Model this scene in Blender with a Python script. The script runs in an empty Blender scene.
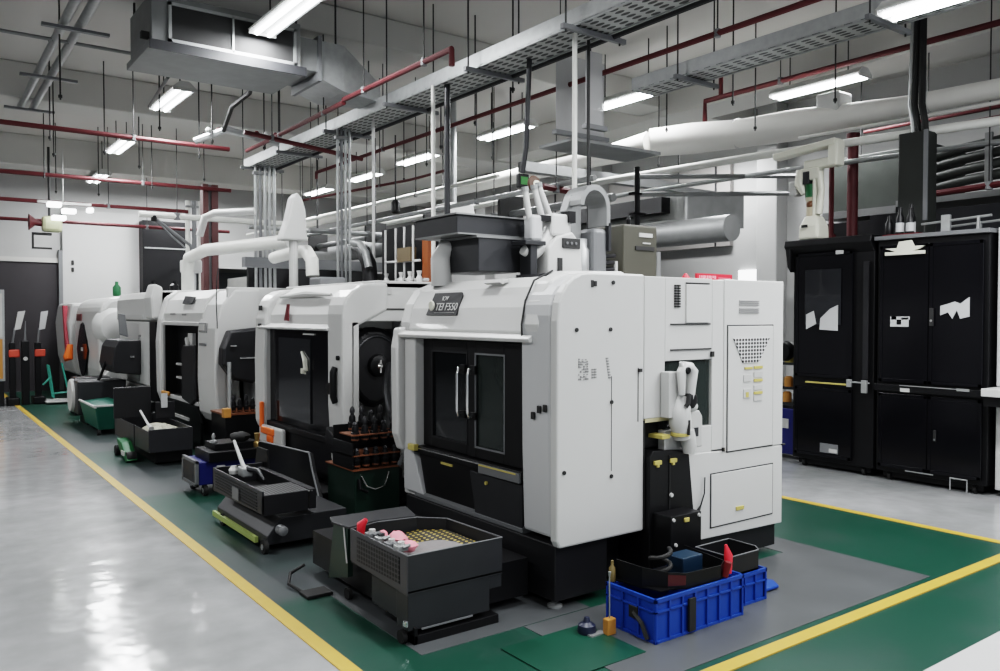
import bpy, bmesh, math, random
from mathutils import Vector, Matrix
random.seed(7)
SC = bpy.context.scene
COL = SC.collection
PI = math.pi

# ------------------------------------------------------------------ camera
F, EYE = 813.0, 1.65
yaw, pitch = math.atan2(596, 813), -math.atan(20 / 813)
cam_d = bpy.data.cameras.new('camera')
cam = bpy.data.objects.new('camera', cam_d)
COL.objects.link(cam)
cam_d.sensor_width = 36.0
cam_d.lens = F / 1000 * 36
cam_d.clip_end = 200
cam.location = (0, 0, EYE)
cam.rotation_euler = (PI / 2 + pitch, 0, -yaw)
SC.camera = cam

# ------------------------------------------------------------------ materials
def mat(name, col, rough=0.5, metal=0.0, var=0.06, scale=6.0, spec=0.5, emit=None, estr=0, bump=0.0, alpha=1.0, coat=0.0):
    m = bpy.data.materials.new(name)
    m.use_nodes = True
    nt = m.node_tree
    b = nt.nodes['Principled BSDF']
    b.inputs['Roughness'].default_value = rough
    b.inputs['Metallic'].default_value = metal
    b.inputs['Specular IOR Level'].default_value = spec
    b.inputs['Coat Weight'].default_value = coat
    if alpha < 1:
        b.inputs['Alpha'].default_value = alpha
    tc = nt.nodes.new('ShaderNodeTexCoord')
    nz = nt.nodes.new('ShaderNodeTexNoise')
    nz.inputs['Scale'].default_value = scale
    nz.inputs['Detail'].default_value = 4
    nt.links.new(tc.outputs['Object'], nz.inputs['Vector'])
    mx = nt.nodes.new('ShaderNodeMix')
    mx.data_type = 'RGBA'
    mx.inputs[6].default_value = (*[max(0, c * (1 - var)) for c in col], 1)
    mx.inputs[7].default_value = (*[min(1, c * (1 + var)) for c in col], 1)
    nt.links.new(nz.outputs['Fac'], mx.inputs[0])
    nt.links.new(mx.outputs[2], b.inputs['Base Color'])
    if bump:
        bp = nt.nodes.new('ShaderNodeBump')
        bp.inputs['Strength'].default_value = bump
        bp.inputs['Distance'].default_value = 0.01
        nt.links.new(nz.outputs['Fac'], bp.inputs['Height'])
        nt.links.new(bp.outputs['Normal'], b.inputs['Normal'])
    if emit:
        b.inputs['Emission Color'].default_value = (*emit, 1)
        b.inputs['Emission Strength'].default_value = estr
    return m

W = mat('white_enamel', (0.52, 0.52, 0.51), 0.38, var=0.03, scale=2, coat=0.1)
W2 = mat('white_enamel_cool', (0.47, 0.475, 0.48), 0.4, var=0.03, scale=2)
WG = mat('light_grey_enamel', (0.46, 0.46, 0.45), 0.42, var=0.04)
IV = mat('ivory_plastic', (0.70, 0.69, 0.60), 0.35)
BK = mat('black_enamel', (0.006, 0.006, 0.007), 0.4, var=0.2, scale=3, spec=.35)
BG = mat('black_gloss', (0.005, 0.005, 0.007), 0.16, var=0.2, scale=2, spec=.35)
DG = mat('dark_grey_steel', (0.030, 0.031, 0.034), 0.42, var=0.15, metal=0.2)
CH = mat('charcoal_steel', (0.012, 0.012, 0.014), 0.45, var=0.2)
MG = mat('mid_grey_steel', (0.16, 0.165, 0.17), 0.45, var=0.12, metal=0.2)
OL = mat('olive_grey_enamel', (0.06, 0.058, 0.045), 0.5)
GA = mat('galvanised_steel', (0.36, 0.37, 0.37), 0.42, metal=0.6, var=0.18, scale=14)
GD = mat('dull_galvanised_sheet', (0.22, 0.225, 0.225), 0.5, metal=0.45, var=0.2, scale=5)
CR = mat('chrome', (0.75, 0.75, 0.75), 0.18, metal=1.0)
RD = mat('red_pipe_paint', (0.085, 0.013, 0.016), 0.55, var=0.15)
RB = mat('bright_red_plastic', (0.6, 0.03, 0.045), 0.4)
PK = mat('pink_foam', (0.75, 0.28, 0.33), 0.7)
OR = mat('orange_plastic', (0.75, 0.16, 0.03), 0.45)
YL = mat('yellow_plastic', (0.45, 0.38, 0.12), 0.45)
YO = mat('amber_plastic', (0.42, 0.20, 0.05), 0.45)
BL = mat('blue_plastic', (0.010, 0.055, 0.30), 0.38, var=0.12)
BN = mat('navy_enamel', (0.015, 0.02, 0.13), 0.4)
GN = mat('dark_green_enamel', (0.010, 0.028, 0.02), 0.4, var=0.2)
GT = mat('teal_plastic', (0.008, 0.09, 0.065), 0.45)
GB = mat('green_enamel', (0.015, 0.11, 0.04), 0.45)
RU = mat('black_rubber', (0.012, 0.012, 0.012), 0.7)
CL = mat('grey_cloth', (0.20, 0.19, 0.19), 0.95, bump=0.6, scale=30)
PW = mat('warm_pipe_white', (0.6, 0.6, 0.57), 0.5)
TX = mat('fabric_duct_white', (0.66, 0.65, 0.62), 0.85, var=0.06, scale=3)
CP = mat('copper_holder_brown', (0.15, 0.06, 0.03), 0.4)
WALLM = mat('painted_wall', (0.38, 0.38, 0.375), 0.8, var=0.06, scale=0.6)
CEILM = mat('painted_ceiling', (0.47, 0.46, 0.44), 0.85, var=0.08, scale=0.5)
BEAMM = mat('painted_beam', (0.46, 0.455, 0.435), 0.8, var=0.06, scale=0.8)
DWALL = mat('dark_partition', (0.03, 0.027, 0.03), 0.6, var=0.1)
LINE = mat('yellow_floor_line', (0.50, 0.32, 0.06), 0.4, var=0.12, scale=9)
TUBE = mat('lamp_tube', (1, 1, 1), 0.5, emit=(0.93, 0.97, 1.0), estr=14)
GLOW = mat('bright_window', (1, 1, 1), 0.5, emit=(0.95, 0.97, 1.0), estr=2.5)
SCRG = mat('green_display', (0.02, 0.1, 0.02), 0.4, emit=(0.1, 0.5, 0.12), estr=0.12)
INK = mat('black_ink', (0.02, 0.02, 0.02), 0.6)
INKG = mat('grey_ink', (0.22, 0.22, 0.22), 0.6)
PLAS = mat('clear_sheet', (0.55, 0.56, 0.56), 0.3, alpha=0.35)

def glass_mat(name, tint, alpha):
    m = mat(name, tint, 0.06, var=0.2, scale=1.5, alpha=alpha)
    return m
GL = glass_mat('smoked_glass', (0.035, 0.045, 0.042), 0.62)
GLD = glass_mat('dark_glass', (0.012, 0.014, 0.016), 0.86)

def perforated(name, col, hole, sx, sy, sz, r=0.3, metal=0.2):
    """sheet with a regular pattern of dark holes, driven by object coordinates"""
    m = bpy.data.materials.new(name); m.use_nodes = True
    nt = m.node_tree; b = nt.nodes['Principled BSDF']
    b.inputs['Roughness'].default_value = 0.45; b.inputs['Metallic'].default_value = metal
    tc = nt.nodes.new('ShaderNodeTexCoord'); mp = nt.nodes.new('ShaderNodeVectorMath'); mp.operation = 'MULTIPLY'
    mp.inputs[1].default_value = (sx, sy, sz)
    fr = nt.nodes.new('ShaderNodeVectorMath'); fr.operation = 'FRACTION'
    sb = nt.nodes.new('ShaderNodeVectorMath'); sb.operation = 'SUBTRACT'; sb.inputs[1].default_value = (0.5 if sx else 0, 0.5 if sy else 0, 0.5 if sz else 0)
    ln = nt.nodes.new('ShaderNodeVectorMath'); ln.operation = 'LENGTH'
    cm = nt.nodes.new('ShaderNodeMath'); cm.operation = 'LESS_THAN'; cm.inputs[1].default_value = r
    mx = nt.nodes.new('ShaderNodeMix'); mx.data_type = 'RGBA'
    mx.inputs[6].default_value = (*col, 1); mx.inputs[7].default_value = (*hole, 1)
    nt.links.new(tc.outputs['Object'], mp.inputs[0]); nt.links.new(mp.outputs[0], fr.inputs[0]); nt.links.new(fr.outputs[0], sb.inputs[0])
    nt.links.new(sb.outputs[0], ln.inputs[0]); nt.links.new(ln.outputs['Value'], cm.inputs[0]); nt.links.new(cm.outputs[0], mx.inputs[0])
    nt.links.new(mx.outputs[2], b.inputs['Base Color'])
    return m
PF_TRAY = perforated('slotted_dark_sheet', (0.05, 0.05, 0.054), (0.002, 0.002, 0.002), 0, 34, 38, 0.40)
PF_PLATE = perforated('perforated_plate', (0.008, 0.008, 0.009), (0.22, 0.22, 0.22), 38, 38, 0, 0.27)
PF_CABLE = perforated('perforated_tray_steel', (0.42, 0.43, 0.42), (0.05, 0.05, 0.05), 16, 7, 0, 0.34, 0.5)
PF_YEL = perforated('yellow_dotted_mesh', (0.010, 0.010, 0.010), (0.42, 0.32, 0.07), 30, 30, 0, 0.27, 0)
PF_LOUV = perforated('punched_white_sheet', (0.6, 0.6, 0.6), (0.03, 0.03, 0.03), 32, 0, 42, 0.40, 0)

# ------------------------------------------------------------------ mesh helpers
class MB:
    def __init__(s): s.v = []; s.f = []
    def add(s, vs, fs):
        n = len(s.v); s.v += [tuple(p) for p in vs]; s.f += [tuple(i + n for i in f) for f in fs]; return s
    def box(s, x0, x1, y0, y1, z0, z1):
        if x0 > x1: x0, x1 = x1, x0
        if y0 > y1: y0, y1 = y1, y0
        if z0 > z1: z0, z1 = z1, z0
        return s.add([(x0,y0,z0),(x1,y0,z0),(x1,y1,z0),(x0,y1,z0),(x0,y0,z1),(x1,y0,z1),(x1,y1,z1),(x0,y1,z1)],
                     [(0,3,2,1),(4,5,6,7),(0,1,5,4),(1,2,6,5),(2,3,7,6),(3,0,4,7)])
    def prism(s, poly, axis, a, b):
        """poly in the plane normal to axis: y -> (x,z), x -> (y,z), z -> (x,y)"""
        n = len(poly)
        def p(u, v, t): return (u, t, v) if axis == 'y' else ((t, u, v) if axis == 'x' else (u, v, t))
        vs = [p(u, v, a) for u, v in poly] + [p(u, v, b) for u, v in poly]
        fs = [tuple(range(n)), tuple(range(2 * n - 1, n - 1, -1))]
        fs += [(i, i + n, (i + 1) % n + n, (i + 1) % n) for i in range(n)]
        return s.add(vs, fs)
    def loft(s, rings, cap=True):
        n = len(rings[0]); vs = [p for r in rings for p in r]; fs = []
        for k in range(len(rings) - 1):
            for i in range(n):
                j = (i + 1) % n
                fs.append((k*n+i, k*n+j, (k+1)*n+j, (k+1)*n+i))
        if cap:
            fs.append(tuple(range(n - 1, -1, -1))); fs.append(tuple(range((len(rings)-1)*n, len(rings)*n)))
        return s.add(vs, fs)
    def tube(s, pts, r, n=8):
        pts = [Vector(p) for p in pts]; rs = r if isinstance(r, (list, tuple)) else [r] * len(pts)
        rings = []; ref = None
        for k, p in enumerate(pts):
            d = (pts[min(k+1, len(pts)-1)] - pts[max(k-1, 0)]).normalized()
            if ref is None:
                ref = Vector((0, 0, 1)) if abs(d.z) < 0.9 else Vector((1, 0, 0))
            u = d.cross(ref).normalized(); w = d.cross(u).normalized(); ref = -w if False else u.cross(d).normalized()
            rings.append([tuple(p + u * math.cos(2*PI*i/n) * rs[k] + w * math.sin(2*PI*i/n) * rs[k]) for i in range(n)])
        return s.loft(rings)
    def cyl(s, p0, p1, r, n=16, r1=None): return s.tube([p0, p1], [r, r if r1 is None else r1], n)
    def lathe(s, c, prof, axis='z', n=20):
        rings = []
        for r, h in prof:
            ring = []
            for i in range(n):
                a = 2 * PI * i / n; u, v = r * math.cos(a), r * math.sin(a)
                ring.append((c[0]+u, c[1]+v, c[2]+h) if axis == 'z' else ((c[0]+u, c[1]+h, c[2]+v) if axis == 'y' else (c[0]+h, c[1]+u, c[2]+v)))
            rings.append(ring)
        return s.loft(rings)
    def quad(s, a, b, c, d): return s.add([a, b, c, d], [(0, 1, 2, 3)])
    def sheet(s, poly, th, nrm):
        """polygon given in 3-D, thickened by th along nrm"""
        n = len(poly); q = [tuple(Vector(p) + Vector(nrm) * th) for p in poly]
        return s.add(list(poly) + q, [tuple(range(n)), tuple(range(2*n-1, n-1, -1))] + [(i, i+n, (i+1)%n+n, (i+1)%n) for i in range(n)])

ORG = {}
def top_origin(p):
    while p.parent is not None: p = p.parent
    return Vector(ORG.get(p.name, (0, 0, 0)))

SPLIT = set('hinge handle_mount flange splash_back upright latch switch screw_cap cornice lock lock_pin hanger_rod rod end_plate bracket inner_post foot_ring clip panel_gap hatch_gap board shaft leg rail retaining_clip caster dark_hose fitting arm duct_box_trim lower_trim stop_handle slot hood_slot light_panel'.split())
def islands(mb):
    par = list(range(len(mb.v)))
    def find(i):
        while par[i] != i: par[i] = par[par[i]]; i = par[i]
        return i
    for f in mb.f:
        for i in f[1:]: par[find(i)] = find(f[0])
    g = {}
    for f in mb.f: g.setdefault(find(f[0]), []).append(f)
    out = []
    for fs in g.values():
        b = MB(); ids = sorted({i for f in fs for i in f}); mp = {i: k for k, i in enumerate(ids)}
        b.v = [mb.v[i] for i in ids]; b.f = [tuple(mp[i] for i in f) for f in fs]; out.append(b)
    return out
def obj(name, mb, m, parent=None, bevel=0.0, smooth=False, origin=None):
    if parent is not None and name in SPLIT:
        parts_ = islands(mb)
        if len(parts_) > 1:
            return [obj_one(name, b, m, parent, bevel, smooth, origin) for b in parts_][0]
    return obj_one(name, mb, m, parent, bevel, smooth, origin)
def obj_one(name, mb, m, parent=None, bevel=0.0, smooth=False, origin=None):
    me = bpy.data.meshes.new(name)
    o0 = top_origin(parent) if parent is not None else Vector(origin or (0, 0, 0))
    me.from_pydata([tuple(Vector(p) - o0) for p in mb.v], [], mb.f)
    bm = bmesh.new(); bm.from_mesh(me); bmesh.ops.recalc_face_normals(bm, faces=bm.faces); bm.to_mesh(me); bm.free()
    me.materials.append(m)
    o = bpy.data.objects.new(name, me); COL.objects.link(o)
    if parent is not None: o.parent = parent
    else:
        o.location = o0; ORG[o.name] = tuple(o0)
    if smooth:
        for p in me.polygons: p.use_smooth = True
        md = o.modifiers.new('es', 'EDGE_SPLIT'); md.split_angle = math.radians(40)
    if bevel:
        md = o.modifiers.new('bevel', 'BEVEL'); md.width = bevel; md.segments = 2; md.limit_method = 'ANGLE'; md.angle_limit = math.radians(35)
        md.harden_normals = False
    return o

def tag(o, label, cat, group=None, kind=None):
    o['label'] = label; o['category'] = cat
    if group: o['group'] = group
    if kind: o['kind'] = kind
    return o
def thing(name, label, cat, loc=(0, 0, 0), group=None):
    o = bpy.data.objects.new(name, None); COL.objects.link(o); o.location = loc; o.empty_display_size = 0.1
    ORG[o.name] = tuple(loc)
    return tag(o, label, cat, group)
def single(name, mb, m, label, cat, group=None, **k): return tag(obj(name, mb, m, **k), label, cat, group)
def struct(name, mb, m, **k):
    o = obj(name, mb, m, **k); o['kind'] = 'structure'; return o
def dup(root, loc=None, rz=None, label=None, group=None):
    def cp(o, par):
        c = o.copy(); COL.objects.link(c); c.parent = par
        for ch in list(o.children): cp(ch, c)
        return c
    r = cp(root, None)
    if loc is not None: r.location = loc; ORG[r.name] = tuple(loc)
    if rz is not None: r.rotation_euler = (0, 0, rz)
    if label: r['label'] = label
    if group: r['group'] = group
    return r

def lettering(name, txt, size, m, parent, loc, rot, ext=0.0015, align='LEFT'):
    """raised letters as a mesh; loc in world"""
    cu = bpy.data.curves.new(name, 'FONT'); cu.body = txt; cu.size = size; cu.extrude = ext; cu.align_x = align
    t = bpy.data.objects.new(name, cu); COL.objects.link(t)
    bpy.context.view_layer.update()
    me = bpy.data.meshes.new_from_object(t.evaluated_get(bpy.context.evaluated_depsgraph_get()))
    COL.objects.unlink(t); bpy.data.objects.remove(t)
    me.materials.clear(); me.materials.append(m)
    o = bpy.data.objects.new(name, me); COL.objects.link(o)
    o.parent = parent
    o.location = Vector(loc) - top_origin(parent); o.rotation_euler = rot
    return o
RX = (PI/2, 0, -PI/2)     # lettering on a face that looks towards -x
RY = (PI/2, 0, 0)         # lettering on a face that looks towards -y

# ================================================================== THE SETTING
def floor_mat():
    m = bpy.data.materials.new('epoxy_floor'); m.use_nodes = True; nt = m.node_tree; b = nt.nodes['Principled BSDF']
    tc = nt.nodes.new('ShaderNodeTexCoord')
    n1 = nt.nodes.new('ShaderNodeTexNoise'); n1.inputs['Scale'].default_value = 0.7; n1.inputs['Detail'].default_value = 6
    n2 = nt.nodes.new('ShaderNodeTexNoise'); n2.inputs['Scale'].default_value = 5; n2.inputs['Detail'].default_value = 8
    r1 = nt.nodes.new('ShaderNodeValToRGB')
    r1.color_ramp.elements[0].position = 0.3; r1.color_ramp.elements[0].color = (0.27, 0.28, 0.28, 1)
    r1.color_ramp.elements[1].position = 0.65; r1.color_ramp.elements[1].color = (0.43, 0.435, 0.44, 1)
    mx = nt.nodes.new('ShaderNodeMix'); mx.data_type = 'RGBA'; mx.blend_type = 'MULTIPLY'; mx.inputs[0].default_value = 0.35
    nt.links.new(tc.outputs['Object'], n1.inputs['Vector']); nt.links.new(tc.outputs['Object'], n2.inputs['Vector'])
    nt.links.new(n1.outputs['Fac'], r1.inputs['Fac']); nt.links.new(r1.outputs['Color'], mx.inputs[6]); nt.links.new(n2.outputs['Fac'], mx.inputs[7])
    nt.links.new(mx.outputs[2], b.inputs['Base Color'])
    rr = nt.nodes.new('ShaderNodeMapRange'); rr.inputs['To Min'].default_value = 0.07; rr.inputs['To Max'].default_value = 0.2
    nt.links.new(n2.outputs['Fac'], rr.inputs['Value']); nt.links.new(rr.outputs['Result'], b.inputs['Roughness'])
    bp = nt.nodes.new('ShaderNodeBump'); bp.inputs['Strength'].default_value = 0.35; bp.inputs['Distance'].default_value = 0.02
    n3 = nt.nodes.new('ShaderNodeTexNoise'); n3.inputs['Scale'].default_value = 3.2; n3.inputs['Detail'].default_value = 2
    nt.links.new(tc.outputs['Object'], n3.inputs['Vector']); nt.links.new(n3.outputs['Fac'], bp.inputs['Height']); nt.links.new(bp.outputs['Normal'], b.inputs['Normal'])
    return m
def paint_mat(name, bands, rough=0.33):
    """green floor paint worn to grey in bands along y (object coordinates = world)"""
    m = bpy.data.materials.new(name); m.use_nodes = True; nt = m.node_tree; b = nt.nodes['Principled BSDF']
    tc = nt.nodes.new('ShaderNodeTexCoord'); sp = nt.nodes.new('ShaderNodeSeparateXYZ')
    nz = nt.nodes.new('ShaderNodeTexNoise'); nz.inputs['Scale'].default_value = 1.3; nz.inputs['Detail'].default_value = 8; nz.inputs['Roughness'].default_value = 0.65
    nt.links.new(tc.outputs['Object'], sp.inputs[0]); nt.links.new(tc.outputs['Object'], nz.inputs['Vector'])
    mr = nt.nodes.new('ShaderNodeMapRange'); mr.inputs['From Min'].default_value = 0; mr.inputs['From Max'].default_value = 20
    nt.links.new(sp.outputs['Y'], mr.inputs['Value'])
    cr = nt.nodes.new('ShaderNodeValToRGB'); cr.color_ramp.interpolation = 'LINEAR'
    els = cr.color_ramp.elements
    els[0].position = bands[0][0] / 20; els[0].color = (bands[0][1],) * 3 + (1,)
    els[1].position = bands[1][0] / 20; els[1].color = (bands[1][1],) * 3 + (1,)
    for y, v in bands[2:]:
        e = els.new(y / 20); e.color = (v, v, v, 1)
    nt.links.new(mr.outputs['Result'], cr.inputs['Fac'])
    sub = nt.nodes.new('ShaderNodeMath'); sub.operation = 'MULTIPLY_ADD'; sub.inputs[1].default_value = 1.1; sub.inputs[2].default_value = -0.55
    nt.links.new(nz.outputs['Fac'], sub.inputs[0])
    ad = nt.nodes.new('ShaderNodeMath'); ad.operation = 'ADD'; ad.use_clamp = True
    nt.links.new(cr.outputs['Color'], ad.inputs[0]); nt.links.new(sub.outputs[0], ad.inputs[1])
    mx = nt.nodes.new('ShaderNodeMix'); mx.data_type = 'RGBA'
    mx.inputs[6].default_value = (0.009, 0.052, 0.035, 1); mx.inputs[7].default_value = (0.075, 0.08, 0.085, 1)
    nt.links.new(ad.outputs[0], mx.inputs[0]); nt.links.new(mx.outputs[2], b.inputs['Base Color'])
    b.inputs['Roughness'].default_value = rough
    return m

struct('floor', MB().box(-8, 16, -6, 26, -0.1, 0), floor_mat())
struct('trim_1', MB().box(1.69, 6.36, 1.85, 20.3, 0.0, 0.003),
       paint_mat('machine_bay_paint', [(1.8, 0.0), (4.40, 0.05), (4.55, 0.85), (5.6, 0.7), (6.1, 0.12), (7.8, 0.15), (7.9, 0.95), (9.3, 0.85), (10.0, 0.1), (10.7, 0.15), (10.8, 0.9), (13.0, 0.7), (14.0, 0.1)]))
PG = mat('worn_grey_paint', (0.075, 0.08, 0.083), 0.35, var=0.3, scale=2.5)
PGN = mat('fresh_green_paint', (0.009, 0.055, 0.036), 0.33, var=0.25, scale=2.5)
struct('trim_2', MB().box(2.62, 4.9, 2.50, 3.36, 0.003, 0.006), PG)
struct('trim_3', MB().box(2.35, 2.9, 2.75, 3.2, 0.006, 0.009), PGN)
struct('trim_4', MB().box(4.9, 5.2, 2.5, 5.4, 0.003, 0.006), PG)
struct('trim_5', MB().box(1.61, 1.69, 1.85, 20.3, 0.0, 0.006), LINE)
struct('trim_6', MB().box(1.69, 6.44, 2.37, 2.45, 0.003, 0.010), LINE)
struct('trim_7', MB().box(6.36, 6.44, 1.85, 20.3, 0.0, 0.007), LINE)
struct('trim_8', MB().box(1.69, 16, -6, 1.85, 0.0, 0.002), mat('white_walkway', (0.5, 0.5, 0.5), 0.3))
struct('trim_9', MB().box(2.0, 3.1, 3.37, 4.6, 0.003, 0.005), PG)

struct('ceiling', MB().box(-8, 16, -6, 26, 5.2, 5.35), CEILM)
struct('wall_right', MB().box(12.0, 12.2, -6, 26, 0, 5.2), WALLM)
struct('wall_back', MB().box(-8, 16, 24, 24.2, 0, 5.2), WALLM)
struct('wall_left', MB().box(-8.2, -8, -6, 26, 0, 5.2), WALLM)
# dark partition closing the aisle, the light shaft beside it
wp = struct('wall_far', MB().box(-8, 2.78, 20.4, 20.6, 0, 2.82), DWALL)
struct('wall_far_upper', MB().box(-8, 12, 20.42, 20.62, 2.82, 5.2), WALLM)
struct('trim_30', MB().box(-8, 2.85, 20.36, 20.42, 2.82, 2.92), BEAMM)
struct('wall_shaft', MB().box(2.86, 4.45, 20.3, 22, 0, 4.0), mat('shaft_white', (0.42, 0.42, 0.415), 0.7, var=0.03))
struct('wall_shaft_post', MB().box(2.78, 2.86, 20.3, 20.5, 0, 3.1), MG)
# beams
for k, (y0, y1, z) in enumerate([(2.2, 2.7, 4.85), (8.7, 9.3, 4.85), (13.2, 13.9, 4.7), (18.4, 19.1, 4.6)]):
    struct('beam_%d' % (k + 1), MB().box(-8, 12, y0, y1, z, 5.2), BEAMM, bevel=0.02)
struct('beam_5', MB().box(9.6, 10.3, -6, 24, 4.75, 5.2), BEAMM, bevel=0.02)
struct('beam_6', MB().box(-0.6, -0.1, -6, 20, 4.75, 5.2), BEAMM, bevel=0.02)
# right wall panelling, pilasters and the glowing doorway
for k, (y0, y1) in enumerate([(4.0, 4.4), (8.2, 8.6), (12.4, 12.8), (16.6, 17.0)]):
    struct('pillar_%d' % (k + 1), MB().box(11.7, 12.0, y0, y1, 0, 5.2), WALLM, bevel=0.02)
struct('window_1', MB().box(11.95, 12.01, 8.78, 9.15, 1.2, 2.45), GLOW)
wn = struct('door_1', MB().box(11.93, 12.0, 9.4, 10.3, 0, 2.3), mat('grey_door', (0.3, 0.31, 0.32), 0.5))
struct('wall_panelling', MB().box(11.9, 11.99, 9.3, 24, 2.9, 4.4), mat('grey_panelling', (0.26, 0.25, 0.24), 0.6, var=0.12, scale=1.5))
for k in range(9):
    struct('trim_%d' % (10 + k), MB().box(11.87, 11.9, 9.6 + k * 1.5, 9.62 + k * 1.5, 2.9, 4.4), DG)
# back wall windows and dark opening behind the machine row
struct('window_2', MB().box(5.4, 8.6, 23.95, 24.0, 1.0, 2.9), mat('hazy_glass', (0.25, 0.27, 0.28), 0.2))
struct('wall_niche', MB().box(5.6, 8.4, 16.2, 16.3, 0, 2.75), BK)

# ================================================================== MACHINE 1 (nearest machining centre)
m1 = thing('machining_center', 'large white machining center with double black-framed sliding doors and a dark nameplate', 'machine', (3.9, 4.3, 0), 'white machining centers standing in a row')
# side cheek with rounded top front corner
def arc(cx, cz, r, a0, a1, n=6): return [(cx + r*math.cos(math.radians(a0+(a1-a0)*i/n)), cz + r*math.sin(math.radians(a0+(a1-a0)*i/n))) for i in range(n+1)]
cheek = [(2.88, 0.40), (2.88, 1.62)] + arc(3.12, 1.66, 0.235, 180, 90) + [(3.56, 1.895), (3.56, 0.36), (2.9, 0.36)]
obj('side_panel', MB().prism(cheek, 'y', 3.40, 3.46), W, m1, bevel=0.012)
pil = [(2.905, 0.40), (2.89, 0.9), (2.885, 1.62)] + arc(3.12, 1.65, 0.235, 180, 90) + [(3.56, 1.885), (3.56, 0.38)]
obj('corner_panel', MB().prism(pil, 'y', 3.465, 3.735), W2, m1, bevel=0.02)
body = MB().box(3.35, 3.56, 3.46, 5.18, 0.372, 1.88).box(2.93, 3.4, 5.0, 5.18, 0.36, 1.5)
obj('body', body, W, m1, bevel=0.01)
# hood above the doors
hood = [(2.92, 1.50), (2.90, 1.56), (2.93, 1.70), (2.99, 1.82), (3.10, 1.885), (3.56, 1.90), (3.56, 1.50)]
obj('hood', MB().prism(hood, 'y', 3.70, 5.06), W, m1, bevel=0.015)
obj('hood_end_cap', MB().prism([(2.90, 1.50), (2.875, 1.6), (2.90, 1.73), (2.965, 1.85), (3.10, 1.91), (3.56, 1.92), (3.56, 1.50)], 'y', 3.56, 3.70), W, m1, bevel=0.02)
obj('hood_end_cap', MB().prism([(2.92, 1.50), (2.91, 1.6), (2.95, 1.73), (3.02, 1.83), (3.14, 1.88), (3.56, 1.89), (3.56, 1.50)], 'y', 5.06, 5.2), W, m1, bevel=0.02)
obj('hood_groove', MB().tube([(2.872, 3.702, 1.50), (2.868, 3.702, 1.6), (2.895, 3.702, 1.735), (2.96, 3.702, 1.855), (3.10, 3.702, 1.916)], 0.006, 6), INK, m1)
obj('hood_lip', MB().prism([(2.86, 1.495), (2.85, 1.515), (2.87, 1.535), (2.95, 1.55), (2.95, 1.495)], 'y', 3.62, 5.14), W, m1, bevel=0.005)
obj('hood_catch', MB().prism([(2.99, 1.845), (2.965, 1.855), (2.99, 1.868), (3.05, 1.875)], 'y', 4.05, 4.22), WG, m1)
# left pillar, foot and outer rail
obj('door_pillar', MB().box(2.89, 3.0, 4.955, 5.10, 0.70, 1.495), W, m1, bevel=0.012)
obj('pillar_foot', MB().prism([(4.86, 0.40), (5.02, 0.72), (5.14, 0.74), (5.13, 0.40)], 'x', 2.90, 3.0), W2, m1, bevel=0.008)
obj('outer_rail', MB().prism([(2.86, 0.74), (2.84, 0.80), (2.835, 1.42), (2.86, 1.56), (2.93, 1.57), (2.93, 0.68), (2.88, 0.68)], 'y', 5.12, 5.21), W, m1, bevel=0.015)
# door recess with the machine's inside
obj('work_area', MB().box(3.30, 3.34, 3.74, 4.95, 0.5, 1.5).box(2.99, 3.34, 3.735, 3.755, 0.5, 1.5).box(2.99, 3.34, 4.94, 4.955, 0.5, 1.5).box(2.99, 3.34, 3.74, 4.95, 0.70, 0.73), MG, m1)
dr = {}
for nm, y0, y1, gy0, gy1, gm in (('a', 4.35, 4.945, 4.40, 4.82, GLD), ('b', 3.74, 4.352, 3.97, 4.27, GL)):
    x0, x1 = (2.955, 2.985) if nm == 'a' else (2.94, 2.965)
    f = MB().box(x0, x1, y0, gy0, 0.74, 1.485).box(x0, x1, gy1, y1, 0.74, 1.485).box(x0, x1, gy0, gy1, 0.74, 0.815).box(x0, x1, gy0, gy1, 1.40, 1.485)
    d = dr[nm] = obj('door', f, BK, m1, bevel=0.004)
    obj('window_pane', MB().box(x0 + 0.012, x0 + 0.018, gy0 - .01, gy1 + .01, 0.805, 1.41), gm, d)
    fr = MB()
    for a, b, c_, d_ in ((gy0-.012, gy0, .803, 1.412), (gy1, gy1+.012, .803, 1.412), (gy0, gy1, .803, .815), (gy0, gy1, 1.40, 1.412)): fr.box(x0-.003, x0+.004, a, b, c_, d_)
    obj('pane_gasket', fr, MG if nm == 'b' else CH, d)
for nm, y in (('a', 4.42), ('b', 4.30)):
    hd = obj('handle', MB().tube([(2.95, y, 1.29), (2.905, y, 1.305), (2.895, y, 1.27), (2.895, y, 1.03), (2.905, y, 1.0), (2.95, y, 1.01)], 0.011, 10), CR, dr[nm], smooth=True)
    obj('handle_mount', MB().box(2.93, 2.962, y - .03, y + .03, 1.27, 1.33).box(2.93, 2.962, y - .03, y + .03, 0.98, 1.03), BK, dr[nm], bevel=0.004)
# spindle and rotary table behind the pane
sp = obj('spindle', MB().lathe((3.16, 4.10, 1.18), [(0.03, -.1), (.035, -.04), (.06, -.03), (.065, .02), (.085, .03), (.09, .24)], 'z', 18), CR, m1, smooth=True)
obj('rotary_table', MB().lathe((3.15, 4.12, 0.76), [(0.12, 0), (.12, .06), (.07, .07), (.07, .13), (.05, .14), (.05, .2)], 'z', 18), GA, m1, smooth=True)
obj('coolant_hose', MB().tube([(3.05, 4.2, 1.38), (3.03, 4.19, 1.28), (3.05, 4.14, 1.18), (3.1, 4.12, 1.10)], .011, 8), RU, m1)
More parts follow.
